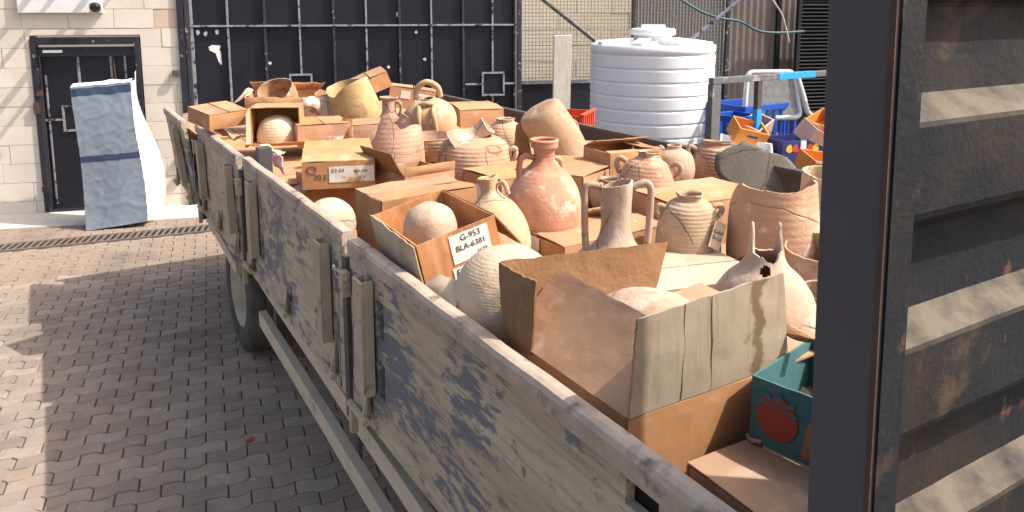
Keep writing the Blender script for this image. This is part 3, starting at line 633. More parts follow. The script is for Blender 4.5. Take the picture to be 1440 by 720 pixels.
# near end: tall post and ribbed headboard
MB().box(TL0-.005, TL0+.050, .590, .692, .6, 2.95, .004).build('corner_post', 'post', TL)
MB().box(TL0-.0075, TL0-.004, .5895, .598, .6, 2.95).build('post_rust_edge', 'rust', TL)
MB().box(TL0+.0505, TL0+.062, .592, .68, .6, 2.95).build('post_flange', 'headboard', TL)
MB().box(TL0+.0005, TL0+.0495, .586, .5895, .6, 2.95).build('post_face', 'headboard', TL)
hx0, hx1 = TL0+.063, 1.74
z = .905; pf = []
while z < 2.95:                                          # one rib: underside, proud face, ledge, recess
    pf += [(z, .647), (z+.006, .643), (z+.034, .602), (z+.046, .597), (z+.10, .5965), (z+.168, .597), (z+.175, .599), (z+.181, .606), (z+.200, .638), (z+.207, .645), (z+.26, .647)]
    z += .33
hb = MB(); nx = 36; vs_ = []
for i in range(nx+1):
    x = hx0+(hx1-hx0)*i/nx
    for (zz, y) in pf: vs_.append((x, y+.0035*mnoise.noise(Vector((x*3, 0, zz*4)))+.0012*mnoise.noise(Vector((x*14, 3, zz*14))), zz))
k_ = len(pf); hb.add(vs_, [(i*k_+j, (i+1)*k_+j, (i+1)*k_+j+1, i*k_+j+1) for i in range(nx) for j in range(k_-1)])
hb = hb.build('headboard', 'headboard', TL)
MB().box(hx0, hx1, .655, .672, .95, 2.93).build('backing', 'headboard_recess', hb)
MB().box(hx1+.002, hx1+.055, .575, .692, .95, 2.95, .004).build('end_post', 'post', TL)
for o in [q for q in TL.children if q.name.split('.')[0] in ('corner_post', 'post_rust_edge', 'post_flange', 'post_face', 'headboard', 'end_post')]:   # the frame leans a little
    for q in [o]+list(o.children):
        for v in q.data.vertices: v.co.x += (2.30-v.co.z)*.030
# side guards
def bar(p, q, w, h, nm='guard_bar', mk='guard'):
    p = Vector(p); q = Vector(q); d = (q-p); L = d.length; m = MB(); n = 14
    vs = []
    for i in range(n+1):
        c = p+d*i/n+Vector((0, 0, .006*mnoise.noise(Vector((i*.5, p.z*9, 0)))))
        for (a, b) in ((-w, -h), (w, -h), (w, h), (-w, h)): vs.append(c+Vector((a, 0, b)))
    m.add(vs, [(i*4+j, i*4+(j+1) % 4, (i+1)*4+(j+1) % 4, (i+1)*4+j) for i in range(n) for j in range(4)]+[(3, 2, 1, 0), tuple(n*4+j for j in range(4))])
    m.build(nm, mk, TL)
bar((1.0, 4.60, .955), (1.0, .95, .715), .018, .046); bar((1.055, 4.58, .905), (1.055, .95, .662), .014, .03)
bar((1.0, 4.64, .685), (1.0, 1.1, .475), .022, .046)
bar((1.0, 6.40, .925), (1.0, 5.30, .80), .020, .042)
for s in (3.0, 1.9, 4.4): MB().box(1.023, 1.04, s, s+.05, .42+.06*(s-1.1), FZ-.1, .003).build('guard_hanger', 'iron_dark', TL)
for s in (6.3, 5.4): MB().box(1.012, 1.04, s, s+.05, .78, FZ-.1, .003).build('guard_hanger', 'iron_dark', TL)
m = MB(); m.prism([(1.0, 5.25, .72), (1.0, 5.33, .72), (1.0, 5.9, 1.05), (1.0, 5.8, 1.05)], (.02, 0, 0)); m.prism([(.985, 6.2, .98), (.985, 5.0, .98), (.985, 5.0, 1.05), (.985, 6.2, 1.05)], (.012, 0, 0)); m.build('wheel_bracket', 'channel', TL)
# wheels
tprof = [(.27, -.13), (.29, -.145), (.40, -.15), (.455, -.135), (.475, -.10), (.478, -.05), (.470, -.045), (.470, -.035), (.478, -.03), (.478, .03), (.470, .035), (.470, .045), (.478, .05), (.475, .10), (.455, .135), (.40, .15), (.29, .145), (.27, .13)]
rprof = [(.001, -.05), (.09, -.05), (.10, -.085), (.13, -.085), (.14, -.03), (.22, -.02), (.245, -.07), (.27, -.135), (.285, -.14), (.283, .13)]
tm = lathe(tprof, 0, 56, 'x').mesh('tyre', 'tyre', True); rm = lathe(rprof, 0, 48, 'x').mesh('rim', 'wheel_rim', True)
for (t, s, fl) in ((1.22, 5.80, 0), (3.23, 5.80, math.pi)):
    w = bpy.data.objects.new('wheel', None); C.objects.link(w); w.parent = TL; w.location = (t, s, .478); w.rotation_euler = (0, 0, fl)
    link('tyre', tm, w); r = link('rim', rm, w)
for s in (5.8,): MB().tube([(1.2, s, .478), (3.25, s, .478)], .06, 12).build('axle', 'iron_dark', TL)
for t in (1.5, 2.9): MB().box(t, t+.09, 1.0, 1.09, 0, .72, .005).build('landing_leg', 'iron_dark', TL)

# ================================================================== CARTONS
def carton(label, near, ztop, W, L, h, rot=0., tilt=(0, 0), mk='card', state='closed', flaps=None, group=None, anchor='px', nz=.004, th=.006, name='carton', lift=(1.5, 1.2), seam='y', flat=False):
    # near = bearing of the top corner towards the yard; box runs W to local +x and L to local +y
    rz = AL+R(rot); c, s = math.cos(rz), math.sin(rz)
    p = at(near[0], near[1], ztop) if anchor == 'px' else T(near[0], near[1], ztop)
    ctr = p-Euler((R(tilt[0]), R(tilt[1]), rz)).to_matrix() @ Vector((-W/2, -L/2, h))
    o = thing(name, label, 'carton', ctr, (R(tilt[0]), R(tilt[1]), rz), group)
    x, y = W/2, L/2; sd = random.uniform(0, 50); b = MB()
    q = th; bl = lambda: 0 if flat else random.uniform(-.006, .01)
    b.patch([(-x, -y, 0), (x, -y, 0), (x, -y, h), (-x, -y, h)], th, 8, 5, bl(), .001 if flat else nz, seed=sd)
    b.patch([(x-q*.5, -y+q, 0), (x-q*.5, y-q, 0), (x-q*.5, y-q, h), (x-q*.5, -y+q, h)], th, 8, 5, random.uniform(-.006, .01), nz*.6, seed=sd+1)
    b.patch([(x, y, 0), (-x, y, 0), (-x, y, h), (x, y, h)], th, 8, 5, 0, nz, seed=sd+2)
    b.patch([(-x+q*.5, y-q, 0), (-x+q*.5, -y+q, 0), (-x+q*.5, -y+q, h), (-x+q*.5, y-q, h)], th, 8, 5, bl(), .001 if flat else nz*.6, seed=sd+3)
    b.patch([(-x+q, -y+q, .006), (x-q, -y+q, .006), (x-q, y-q, .006), (-x+q, y-q, .006)], th, 2, 2)
    b.build('body', mk, o)
    if state == 'closed':
        g = .005; e = h+th*.6+.002
        l1, l2 = [math.sin(R(v*random.uniform(.3, 1.6))) for v in lift]
        if seam == 'y':                                  # seam runs along local y
            MB().patch([(-x-.001, -y-.001, e), (-g, -y-.001, e+l1*x), (-g, y, e+l1*x), (-x-.001, y, e)], th*.8, 6, 8, -.003, nz, seed=sd+4).build('flap', mk, o)
            MB().patch([(g, -y-.001, e+l2*x), (x+.001, -y-.001, e), (x+.001, y, e), (g, y, e+l2*x)], th*.8, 6, 8, -.003, nz, seed=sd+5).build('flap', mk, o)
        else:
            MB().patch([(-x-.001, -y-.001, e), (x, -y-.001, e), (x, -g, e+l1*y), (-x-.001, -g, e+l1*y)], th*.8, 8, 6, -.003, nz, seed=sd+4).build('flap', mk, o)
            MB().patch([(-x-.001, g, e+l2*y), (x, g, e+l2*y), (x, y+.001, e), (-x-.001, y+.001, e)], th*.8, 8, 6, -.003, nz, seed=sd+5).build('flap', mk, o)
    else:
        for side, fl in (flaps or {}).items():           # side: n (near), f (far), l, r ; (length, angle from straight up outward[, material])
            ln, an = fl[:2]; fm = fl[2] if len(fl) > 2 else mk
            dz, do = ln*math.cos(R(an)), ln*math.sin(R(an)); e = h+.002
            cs = {'n': [(-x, -y, e), (x, -y, e), (x, -y-do, e+dz), (-x, -y-do, e+dz)], 'f': [(x, y, e), (-x, y, e), (-x, y+do, e+dz), (x, y+do, e+dz)],
                  'l': [(-x, y-q, e), (-x, -y+q, e), (-x-do, -y+q, e+dz), (-x-do, y-q, e+dz)], 'r': [(x, -y+q, e), (x, y-q, e), (x+do, y-q, e+dz), (x+do, -y+q, e+dz)]}[side]
            MB().patch(cs, th*.8, 10, 5, random.uniform(-.01, .01), nz, .05, seed=sd+7).build('flap', fm, o)
    o['_d'] = (W, L, h)
    return o
def dims(o): d = tuple(o['_d']); del o['_d']; return d
def label_on(o, face, cx, cz, w, h, mk='paper', lines=(), d=None, rot=0., name='paper_label'):
    W, L, H = d; y = -L/2-.0052; x = -W/2-.0042
    if face == 'n': M = Matrix.Translation((cx, y, cz)) @ Matrix.Rotation(R(90), 4, 'X')
    elif face == 'l': M = Matrix.Translation((x-.004, cx, cz)) @ Matrix.Rotation(R(-90), 4, 'Z') @ Matrix.Rotation(R(90), 4, 'X')
    elif face == 't': M = Matrix.Translation((cx, cz, H+.012))
    M = M @ Matrix.Rotation(R(rot), 4, 'Z')
    m = MB(); m.patch([(-w/2, -h/2, 0), (w/2, -h/2, 0), (w/2, h/2, 0), (-w/2, h/2, 0)], .0008, 8, 6, 0, .0005, .02)
    l = m.build(name, mk, o); l.matrix_local = M
    for (s, sz, lx, lz, sh, mk2) in lines: text(s, sz, mk2, l, Matrix.Translation((lx, lz, .0018)), shear=sh)
    return l
cartons = []
def K(*a, **k):
    o = carton(*a, **k); cartons.append(o); return o
# --- the big open carton near the rail, built from its own corners
def big_open():
    t0, t1, s0, s1, zb, zt = 1.035, 1.555, 1.225, 1.735, 1.40, 1.655
    o = thing('carton', 'big open carton with pale stained flap raised beside the rail', 'carton', (0, 0, 0), (0, 0, AL))
    base = Vector(((t0+t1)/2, (s0+s1)/2, zb)); o.location = T(base.x, base.y, zb)
    q = lambda t, s, z: (t-base.x, s-base.y, z-zb)
    b = MB()
    b.patch([q(t0, s0, zb), q(t1, s0, zb), q(t1, s0, zt), q(t0, s0, zt)], .006, 14, 8, .004, .003, seed=1)
    b.patch([q(t1-.003, s0+.006, zb), q(t1-.003, s1-.006, zb), q(t1-.003, s1-.006, zt), q(t1-.003, s0+.006, zt)], .006, 12, 8, 0, .003, seed=2)
    b.patch([q(t1, s1, zb), q(t0, s1, zb), q(t0, s1, zt), q(t1, s1, zt)], .006, 12, 8, 0, .003, seed=3)
    b.patch([q(t0+.003, s1-.006, zb), q(t0+.003, s0+.006, zb), q(t0+.003, s0+.006, zt), q(t0+.003, s1-.006, zt)], .006, 14, 8, .004, .003, seed=4)
    b.patch([q(t0+.006, s0+.006, zb+.004), q(t1-.006, s0+.006, zb+.004), q(t1-.006, s1-.006, zb+.004), q(t0+.006, s1-.006, zb+.004)], .006, 2, 2)
    b.build('body', 'card', o)
    ff = [q(t0, s0-.002, zt+.003), q(t1+.01, s0+.004, zt+.003), q(t1-.02, s0+.012, zt+.245), q(t0+.018, s0-.004, zt+.232)]
    fl = MB().patch(ff, .006, 24, 14, .004, .004, .03, seed=6).build('flap', 'card_stained', o); fl['label'] = 'pale grey flap with a brown water stain'
    # fold lines and the water stain lie on the flap
    Fv = [Vector(v) for v in ff]; N = (Fv[1]-Fv[0]).cross(Fv[3]-Fv[0]).normalized()
    def fp(u, v, o_=.0048): return Fv[0]*(1-u)*(1-v)+Fv[1]*u*(1-v)+Fv[2]*u*v+Fv[3]*(1-u)*v+N*(o_+.004*16*u*(1-u)*v*(1-v))
    for u in (.29, .47):
        c = MB(); P = [fp(u+.003*math.sin(k), k/14, .0036) for k in range(15)]; c.tube(P, .0012, 4); c.build('crease', 'card_edge', fl)
    MB().patch([q(t0-.002, s1, zt+.002), q(t0-.002, s0, zt+.002), q(t0+.150, s0+.012, zt+.165), q(t0+.165, s1, zt+.165)], .006, 22, 14, -.004, .004, .02, seed=8).build('flap', 'card', o)
    m = MB().patch([q(t1, s1+.002, zt), q(t0, s1+.002, zt), q(t0+.0, s1+.045, zt+.205), q(t1+.09, s1+.04, zt+.165)], .007, 40, 10, .01, .006, .03, seed=9); m.build('flap', 'card_torn', o)
    MB().patch([q(t0-.004, s1+.006, zt-.02), q(t0-.004, s1-.12, zt-.005), q(t0+.02, s1-.11, zt+.19), q(t0-.004, s1+.05, zt+.20)], .006, 20, 10, .02, .008, .03, seed=19).build('flap_scrap', 'card_torn', o)
    MB().patch([q(t1, s0, zt), q(t1, s1, zt), q(t1+.20, s1, zt+.02), q(t1+.20, s0, zt-.0)], .006, 8, 8, -.006, .004, .05, seed=10).build('flap', 'card', o)
    e = MB(); e.tube([q(t0+.0009*k-.001+.0008*math.sin(k*2.1), s0-.004, zt+.004+k*.0118) for k in range(20)], .0032, 5); e.build('torn_edge', 'card_edge', o)
big_open()
# flat carton at the near corner
o = K('closed flat dusty carton lying beside the tomato carton', (1.185, .745), 1.505, .50, .455, .20, rot=-1.5, anchor='t', mk='card_dusty', seam='y', lift=(.4, .4)); d = dims(o); W, L, H = d
o = K('narrow closed carton squeezed between rail and flat dusty carton', (1.0, .74), 1.485, .172, .45, .18, anchor='t', mk='card_dusty', seam='x', lift=(1, 1)); dims(o)
o = K('closed carton under the flat one beside the headboard', (1.00, .72), 1.30, .9, .55, .20, anchor='t', rot=0); dims(o)
# tomato carton
tmc = thing('tomato_carton', 'teal fruit carton printed with a red tomato, full of crumpled paper', 'carton', T(1.58, .991, 1.522), (0, 0, AL+R(-78)))
# local x along its long printed side; printed face = local -y
b = MB(); wd, dp, hh = .46, .30, .165
b.patch([(-wd/2, -dp/2, 0), (wd/2, -dp/2, 0), (wd/2, -dp/2, hh), (-wd/2, -dp/2, hh)], .006, 16, 8, 0, .002, .02, seed=3); b.patch([(-wd/2, dp/2, 0), (wd/2, dp/2, 0), (wd/2, dp/2, hh), (-wd/2, dp/2, hh)], .006, 10, 6, 0, .003)
b.patch([(-wd/2, -dp/2, 0), (-wd/2, dp/2, 0), (-wd/2, dp/2, hh), (-wd/2, -dp/2, hh)], .006, 8, 6, 0, .003); b.patch([(wd/2, -dp/2, 0), (wd/2, dp/2, 0), (wd/2, dp/2, hh), (wd/2, -dp/2, hh)], .006, 8, 6, 0, .003)
b.box(-wd/2+.01, wd/2-.01, -dp/2+.01, dp/2-.01, .004, .010); b.build('body', 'tom_teal', tmc)
tmk = MB().prism(blob(-.160, .082, .052, .054, 7, -dp/2-.0058, 30, am=.12), (0, -.0012, 0)).build('printed_tomato', 'tom_red', tmc)
lp = MB()
for k in range(5): a = R(90+(k-2)*50); lp.prism([(-.160, -dp/2-.0072, .112), (-.160+.045*math.cos(a-.3), -dp/2-.0072, .112+.03*math.sin(a-.3)), (-.160+.055*math.cos(a), -dp/2-.0072, .112+.035*math.sin(a))], (0, -.001, 0))
lp.build('printed_leaf', 'tom_teal', tmk)
MB().prism([(-.10, -dp/2-.006, .012), (.20, -dp/2-.006, .012), (.215, -dp/2-.006, .15), (-.05, -dp/2-.006, .15), (-.085, -dp/2-.006, .10)], (0, -.001, 0)).build('printed_band', 'tom_orange', tmc)
MB().prism([(-.085, -dp/2-.0075, .014), (.19, -dp/2-.0075, .014), (.16, -dp/2-.0075, .085), (-.03, -dp/2-.0075, .08)], (0, -.001, 0)).build('printed_band', 'tom_red', tmc)
for k in range(11):
    a = Vector((random.uniform(-.2, .17), random.uniform(-.09, .09), hh+.005+random.uniform(-.02, .03))); e = [a+Vector((random.uniform(-.09, .09), random.uniform(-.09, .09), random.uniform(-.03, .05))) for _ in range(4)]
    MB().patch(e, .003, 8, 8, .02, .02, .1, seed=k*3.3).build('crumpled_paper', random.choice(('card_torn', 'card_pale', 'card')), tmc, True)
# --- labelled carton
o = K('open orange-brown carton labelled G-953 with a bowl inside', (585, 346), 1.775, .30, .44, .20, flat=True, rot=-2, tilt=(0, -13), mk='card_orange', state='open', flaps={'r': (.17, 150, 'card_torn')}); d = dims(o)
MB().patch([(-.156, .222, .0), (-.156, -.224, .0), (-.160, -.226, .20), (-.156, .222, .205)], .004, 14, 8, .012, .003, .05, seed=31).build('outer_sheet', 'card_pale', o)
label_on(o, 'n', .040, .135, .150, .105, 'paper', [('G-953', .031, .005, .033, 0, 'ink'), ('BLA-6381', .029, 0, -.001, 0, 'ink'), ('1628', .02, .035, -.034, .3, 'ink')], d)
label_on(o, 'n', .005, .050, .10, .040, 'paper', [('E1-54', .036, 0, 0, .15, 'ink')], d)
# --- crushed carton behind it
o = K('crushed closed carton with sagging top behind the labelled G-953 carton', (537, 284), 1.765, .46, .27, .32, rot=4, nz=.014, lift=(-3, -2), seam='x'); dims(o)
# --- stained carton E3-54
o = K('stained closed carton with torn label E3-54 and brown smudges', (424, 230), 1.775, .37, .55, .14, flat=True, rot=-18, tilt=(2, 0), nz=.008, seam='x', lift=(2.5, -1)); d = dims(o)
label_on(o, 'n', .065, .075, .23, .085, 'paper_old', [('E3-54', .028, -.072, .02, .2, 'ink'), ('BLA-6381', .018, .05, .015, 0, 'ink'), ('16 24', .018, .05, -.018, .2, 'ink')], d)
text('70.5', .04, 'ink', o, Matrix.Translation((-.095, -.55/2-.0048, .06)) @ Matrix.Rotation(R(90), 4, 'X'), 'handwriting')
w = MB(); P = []
for k in range(26):
    a = k/25*6.8; P.append((-.135+.022*math.cos(a)*(1+.1*math.sin(3*a)), -.55/2-.004, .105+.02*math.sin(a)))
w.tube(P, .004, 4); w.build('ring_stain', 'stain', o)
o = K('upright corrugated carton end beneath the stained E3-54 carton', (425, 268), 1.60, .5, .55, .18, rot=-12, mk='card_orange'); dims(o)
# --- middle of the load
o = K('closed carton under the tall handled amphora neck', (794, 349), 1.565, .60, .42, .14, flat=True, rot=3, seam='x'); d = dims(o); label_on(o, 'l', .02, .09, .12, .10, 'paper', [], d)
o = K('pale closed carton between tagged jar and stained flap', (925, 412), 1.535, .46, .40, .14, rot=-14, mk='card_pale', seam='x'); dims(o)
o = K('closed carton behind the tagged ribbed jar', (950, 291), 1.64, .56, .42, .22, rot=-6, seam='x'); dims(o)
o = K('closed carton behind the red-rimmed amphora', (705, 255), 1.68, .62, .36, .24, flat=True, rot=6, seam='x'); d = dims(o); label_on(o, 'l', .0, .13, .16, .12, 'paper', [], d)
o = K('closed carton below the tilted tan cylinder jar', (820, 250), 1.70, .62, .42, .26, rot=24, seam='y'); dims(o)
o = K('small half open carton by the far rail below the tank', (858, 217), 1.78, .34, .28, .14, rot=-6, state='open', flaps={'f': (.14, -70), 'r': (.15, -80), 'n': (.05, -85)}); dims(o)
o = K('open empty carton in front of the jagged pink jar', (569, 250), 1.70, .31, .34, .20, rot=8, state='open', flaps={'l': (.15, 30, 'card_torn'), 'n': (.05, 10)}); dims(o)
o = K('closed carton right of the loop handled jar', (647, 156), 1.80, .34, .52, .13, rot=-16, seam='x'); dims(o)
o = K('closed carton with two white labels near the gate', (549, 121), 1.90, .40, .36, .18, flat=True, rot=-24, tilt=(-2, 9)); d = dims(o)
label_on(o, 'n', -.06, .125, .085, .07, 'paper', [], d); label_on(o, 'n', .09, .10, .13, .10, 'paper', [('BLA-5512', .02, 0, .02, 0, 'ink'), ('1455', .02, 0, -.015, 0, 'ink')], d)
o = K('closed carton tipped up at an angle against the gate end', (497, 121), 1.93, .30, .26, .13, rot=-12, tilt=(5, -22)); dims(o)
o = K('small closed carton left of the jagged pink jar', (497, 177), 1.74, .40, .30, .16, rot=-8, seam='x', mk='card'); dims(o)
o = K('closed carton beside the open-fronted carton with bowl', (418, 178), 1.755, .37, .40, .14, rot=-7, seam='y'); dims(o)
# far left carton
o = K('closed carton resting on the far left side panel', (294, 163), 1.83, .30, .28, .105, rot=20, tilt=(8, -2), seam='y'); dims(o)
# open-fronted carton with bowl
def front_open():
    p = at(354, 204, 1.62); o = thing('carton', 'upright carton open at the front showing a pale bowl', 'carton', p, (0, 0, AL+R(-22)))
    w, l, h = .33, .26, .26; b = MB()
    b.patch([(0, l, 0), (w, l, 0), (w, l, h), (0, l, h)], .006, 6, 6, 0, .003); b.patch([(0, 0, 0), (0, l, 0), (0, l, h), (0, 0, h)], .006, 6, 6, 0, .003); b.patch([(w, 0, 0), (w, l, 0), (w, l, h), (w, 0, h)], .006, 6, 6, 0, .003)
    b.patch([(0, 0, h), (w, 0, h), (w, l, h), (0, l, h)], .006, 6, 6, 0, .003); b.patch([(0, 0, .004), (w, 0, .004), (w, l, .004), (0, l, .004)], .006, 6, 6, 0, .002); b.build('body', 'card', o)
    MB().patch([(-.02, -.005, .0), (w+.10, -.005, .0), (w+.12, -.16, .045), (-.02, -.16, .03)], .005, 8, 6, .01, .004, .08, seed=2).build('flap', 'card_orange', o)
    MB().patch([(-.004, 0, 0), (-.004, 0, h), (-.010, -.10, h-.04), (-.02, -.12, 0)], .005, 8, 6, 0, .004, seed=5).build('flap', 'card_pale', o)
    for z in (.05, .15): MB().box(-.010, -.0045, .06, .14, z, z+.07).build('paper_label', 'paper', o)
    return o, p
fo, fp0 = front_open()
# crumpled big carton at the far end
def crumpled():
    p = at(400, 150, 1.74); o = thing('carton', 'crumpled open carton of sherds near the gate', 'carton', p, (0, 0, AL+R(-25)))
    w, l, h = .56, .34, .13; x, y = w/2, l/2; b = MB()
    b.patch([(-x, -y, 0), (x, -y, 0), (x*1.02, -y, h*.7), (-x, -y-.02, h*.8)], .006, 12, 6, .02, .012, .1, seed=1); b.patch([(-x, y, 0), (x, y, 0), (x, y, h), (-x, y, h)], .006, 10, 6, 0, .012, .1, seed=2)
    b.patch([(-x, -y, 0), (-x, y, 0), (-x-.02, y, h), (-x, -y, h)], .006, 8, 6, 0, .01, seed=3); b.patch([(x, -y, 0), (x, y, 0), (x, y, h), (x, -y, h)], .006, 8, 6, 0, .01, seed=4); b.patch([(-x, -y, .005), (x, -y, .005), (x, y, .005), (-x, y, .005)], .006, 3, 3)
    b.build('body', 'card', o)
    MB().patch([(-x, y, h), (x, y, h), (x+.05, y-.04, h+.06), (-x-.03, y-.03, h+.07)], .006, 16, 6, .02, .014, .2, seed=7).build('flap', 'card_orange', o)
    MB().patch([(-x, -y, h*.8), (-x, y, h), (-x-.05, y, h+.02), (-x-.09, -y-.03, h*.4)], .006, 10, 6, .02, .016, .2, seed=8).build('flap', 'card_pale', o)
    MB().patch([(x, y, h), (x, -y, h*.8), (x+.14, -y, h*.3), (x+.12, y, h*.6)], .006, 10, 6, .02, .016, .2, seed=9).build('flap', 'card_torn', o)
    return o
crumpled()
# --- lower layer of cartons carrying the load
GL = 'carton of the lower layer under the pottery on the trailer floor'
ys = .76
row = 0
while ys < 7.2:
    ln = .52
    for i in range(4):
        t0 = .995+i*.632
        if row == 0 and i < 2: continue                  # the near corner has its own cartons
        if 1.1 < ys < 1.9 and i < 1:
            zt = 1.388
        elif row in (0, 1) and i in (1, 2): zt = 1.235
        else: zt = 1.415 if ys < 4.2 else random.uniform(1.50, 1.56)
        o = carton(GL, (t0, ys), zt, .612, ln-.02, zt-FZ-.001, anchor='t', group='lower cartons on the trailer floor', seam=random.choice('xy'), lift=(.25, .25), nz=.0015); del o['_d']
    ys += ln; row += 1

# ================================================================== POTTERY
def jar(label, pos, prof, mk, seg=60, n=84, ribs=None, cut=None, th=.008, rot=(0, 0, 0), handles=(), name='jar', cat='jar', wob=.006, group=None, sink=.0, rim=None, sd=None, hole=None):
    # prof: (r, z) from the foot up; cut: list of (angle, fraction of profile kept)
    o = thing(name, label, cat, pos, tuple(R(a) for a in rot), group)
    sd = random.uniform(0, 90) if sd is None else sd
    if ribs: n = max(n, int(ribs[4] if len(ribs) > 4 else 130))
    P = crom(prof, n); zmin, zmax = P[0][1], max(p[1] for p in P)
    def vc(a):
        if not cut: return 1.
        a %= 360; cs = sorted(cut); cs = [(cs[-1][0]-360, cs[-1][1])]+cs+[(cs[0][0]+360, cs[0][1])]
        for (a0, f0), (a1, f1) in zip(cs[:-1], cs[1:]):
            if a0 <= a <= a1: f = f0+(f1-f0)*(a-a0)/max(1e-6, a1-a0); break
        return min(1., f+.012*mnoise.noise(Vector((a*.11+sd, 0, 0)))+.008*mnoise.noise(Vector((a*.43+sd, 2, 0))))
    VC = [vc(360*k/seg) for k in range(seg)]
    def ev(i):                                           # profile at fractional index
        i = max(0., min(float(n), i)); a = int(i); a = min(a, n-1); t = i-a; return (P[a][0]*(1-t)+P[a+1][0]*t, P[a][1]*(1-t)+P[a+1][1]*t)
    vs = []; rings = n+1
    def pt(i, k, inner):
        ii = min(float(i), VC[k]*n); r, z = ev(ii); r0, z0 = ev(ii-.5); r1, z1 = ev(ii+.5)
        nx, nz = (z1-z0), -(r1-r0); l = math.hypot(nx, nz) or 1; nx /= l; nz /= l
        a = 2*math.pi*k/seg; off = 0.
        if ribs and not inner:
            v = ii/n
            if ribs[2] <= v <= ribs[3]: off = ribs[1]*(abs(math.sin(math.pi*(z-zmin)/ribs[0]+.25*math.sin(a+sd)))-.5)
        off += wob*mnoise.noise(Vector((math.cos(a)*1.3+sd, math.sin(a)*1.3, z*5)))*min(1, r/.05)
        if inner: off -= th
        r2 = max(.0008, r+nx*off); z2 = z+nz*off
        return (r2*math.cos(a), r2*math.sin(a), z2)
    for i in range(rings):
        for k in range(seg): vs.append(pt(i, k, False))
    no = len(vs); step = 2; ins = list(range(n, int(n*.18), -step))
    for i in ins:
        for k in range(seg): vs.append(pt(i, k, True))
    fs = []
    def skip(i, k):
        if not hole: return False
        da = (360*(k+.5)/seg-hole[0]+180) % 360-180; dv = (i+.5)/n-hole[1]; return (da/hole[2])**2+(dv/hole[3])**2 < 1+.5*mnoise.noise(Vector((da*.1, dv*20, 1)))
    for i in range(n):
        for k in range(seg):
            k2 = (k+1) % seg
            if i >= VC[k]*n and i >= VC[k2]*n: continue
            if skip(i, k): continue
            fs.append((i*seg+k, i*seg+k2, (i+1)*seg+k2, (i+1)*seg+k))
    for k in range(seg): k2 = (k+1) % seg; fs.append((n*seg+k, n*seg+k2, no+k2, no+k))
    for j in range(len(ins)-1):
        for k in range(seg):
            k2 = (k+1) % seg
            if ins[j+1] >= VC[k]*n and ins[j+1] >= VC[k2]*n: continue
            if skip(ins[j+1], k): continue
            fs.append((no+j*seg+k, no+j*seg+k2, no+(j+1)*seg+k2, no+(j+1)*seg+k))
    if prof[0][0] > .002: fs.append(tuple(range(seg))[::-1])
    MB().add(vs, fs).build('body', mk, o, True, fix=False)
    if rim:
        a, r, z = rim[:3]; MB().tube([(r*math.cos(2*math.pi*k/40), r*math.sin(2*math.pi*k/40), z) for k in range(40)], a, 8, 1., True).build('rim', rim[3], o, True)
    for h in handles:
        an, pts, rad = h[:3]; an = R(an); hm = h[3] if len(h) > 3 else mk; fl = h[4] if len(h) > 4 else 1.
        q = [(r*math.cos(an)-(p[2] if len(p) > 2 else 0)*math.sin(an), r*math.sin(an)+(p[2] if len(p) > 2 else 0)*math.cos(an), z) for p in pts for r, z in [p[:2]]]
        MB().tube(crom(q, 22), rad, 10, fl).build('handle', hm, o, True)
    return o
def base(px, py, z): return at(px, py, z)
OV = lambda r, h: [(.001, 0), (r*.35, .002), (r*.72, h*.12), (r*.97, h*.36), (r, h*.52), (r*.88, h*.74), (r*.55, h*.92), (r*.36, h)]

# red-rimmed amphora
jar('round pinkish amphora with a flared red rim and one handle', base(764, 358, 1.42), [(.001, 0), (.06, .0), (.125, .05), (.168, .15), (.174, .23), (.160, .31), (.12, .38), (.07, .425), (.05, .455), (.048, .49), (.058, .51), (.062, .515), (.064, .545)], 'pot_pinkred', ribs=(.018, .0012, .1, .8, 130),
    rim=(.009, .060, .541, 'pot_redrim'), handles=[(195, [(.115, .365), (.118, .40), (.112, .455), (.085, .475), (.05, .465)], .014, 'pot_redrim'), (12, [(.09, .385), (.085, .42), (.075, .45), (.05, .46)], .012, 'pot_pinkred')])
# narrow necked jug
jar('cream jug with narrow broken neck and handle stub', T(1.60, 2.74, 1.43), [(.001, 0), (.06, 0), (.115, .05), (.142, .13), (.134, .22), (.098, .295), (.055, .335), (.038, .365), (.045, .41), (.050, .42)], 'pot_buff', ribs=(.012, .0012, .1, .7, 130), rot=(-6, -9, 0), cut=[(0, .97), (60, 1), (300, .93)],
    handles=[(-20, [(.045, .385), (.068, .392), (.078, .375), (.082, .34)], .011)])
# amphora neck with two tall angular handles
jar('cream amphora with long neck and two tall square handles', T(1.85, 2.29, 1.43), [(.001, 0), (.08, .005), (.15, .06), (.165, .12), (.15, .165), (.105, .195), (.072, .235), (.060, .29), (.060, .36), (.065, .43), (.066, .47)], 'pot_cream', cut=[(0, 1), (60, .97), (140, .9), (200, .93), (280, .965), (330, .99)],
    handles=[(183, [(.112, .18), (.120, .24), (.124, .38), (.122, .435), (.105, .452), (.056, .445)], .0145), (-3, [(.115, .18), (.126, .24), (.132, .38), (.131, .44), (.11, .46), (.058, .44)], .0145)], sd=3.)
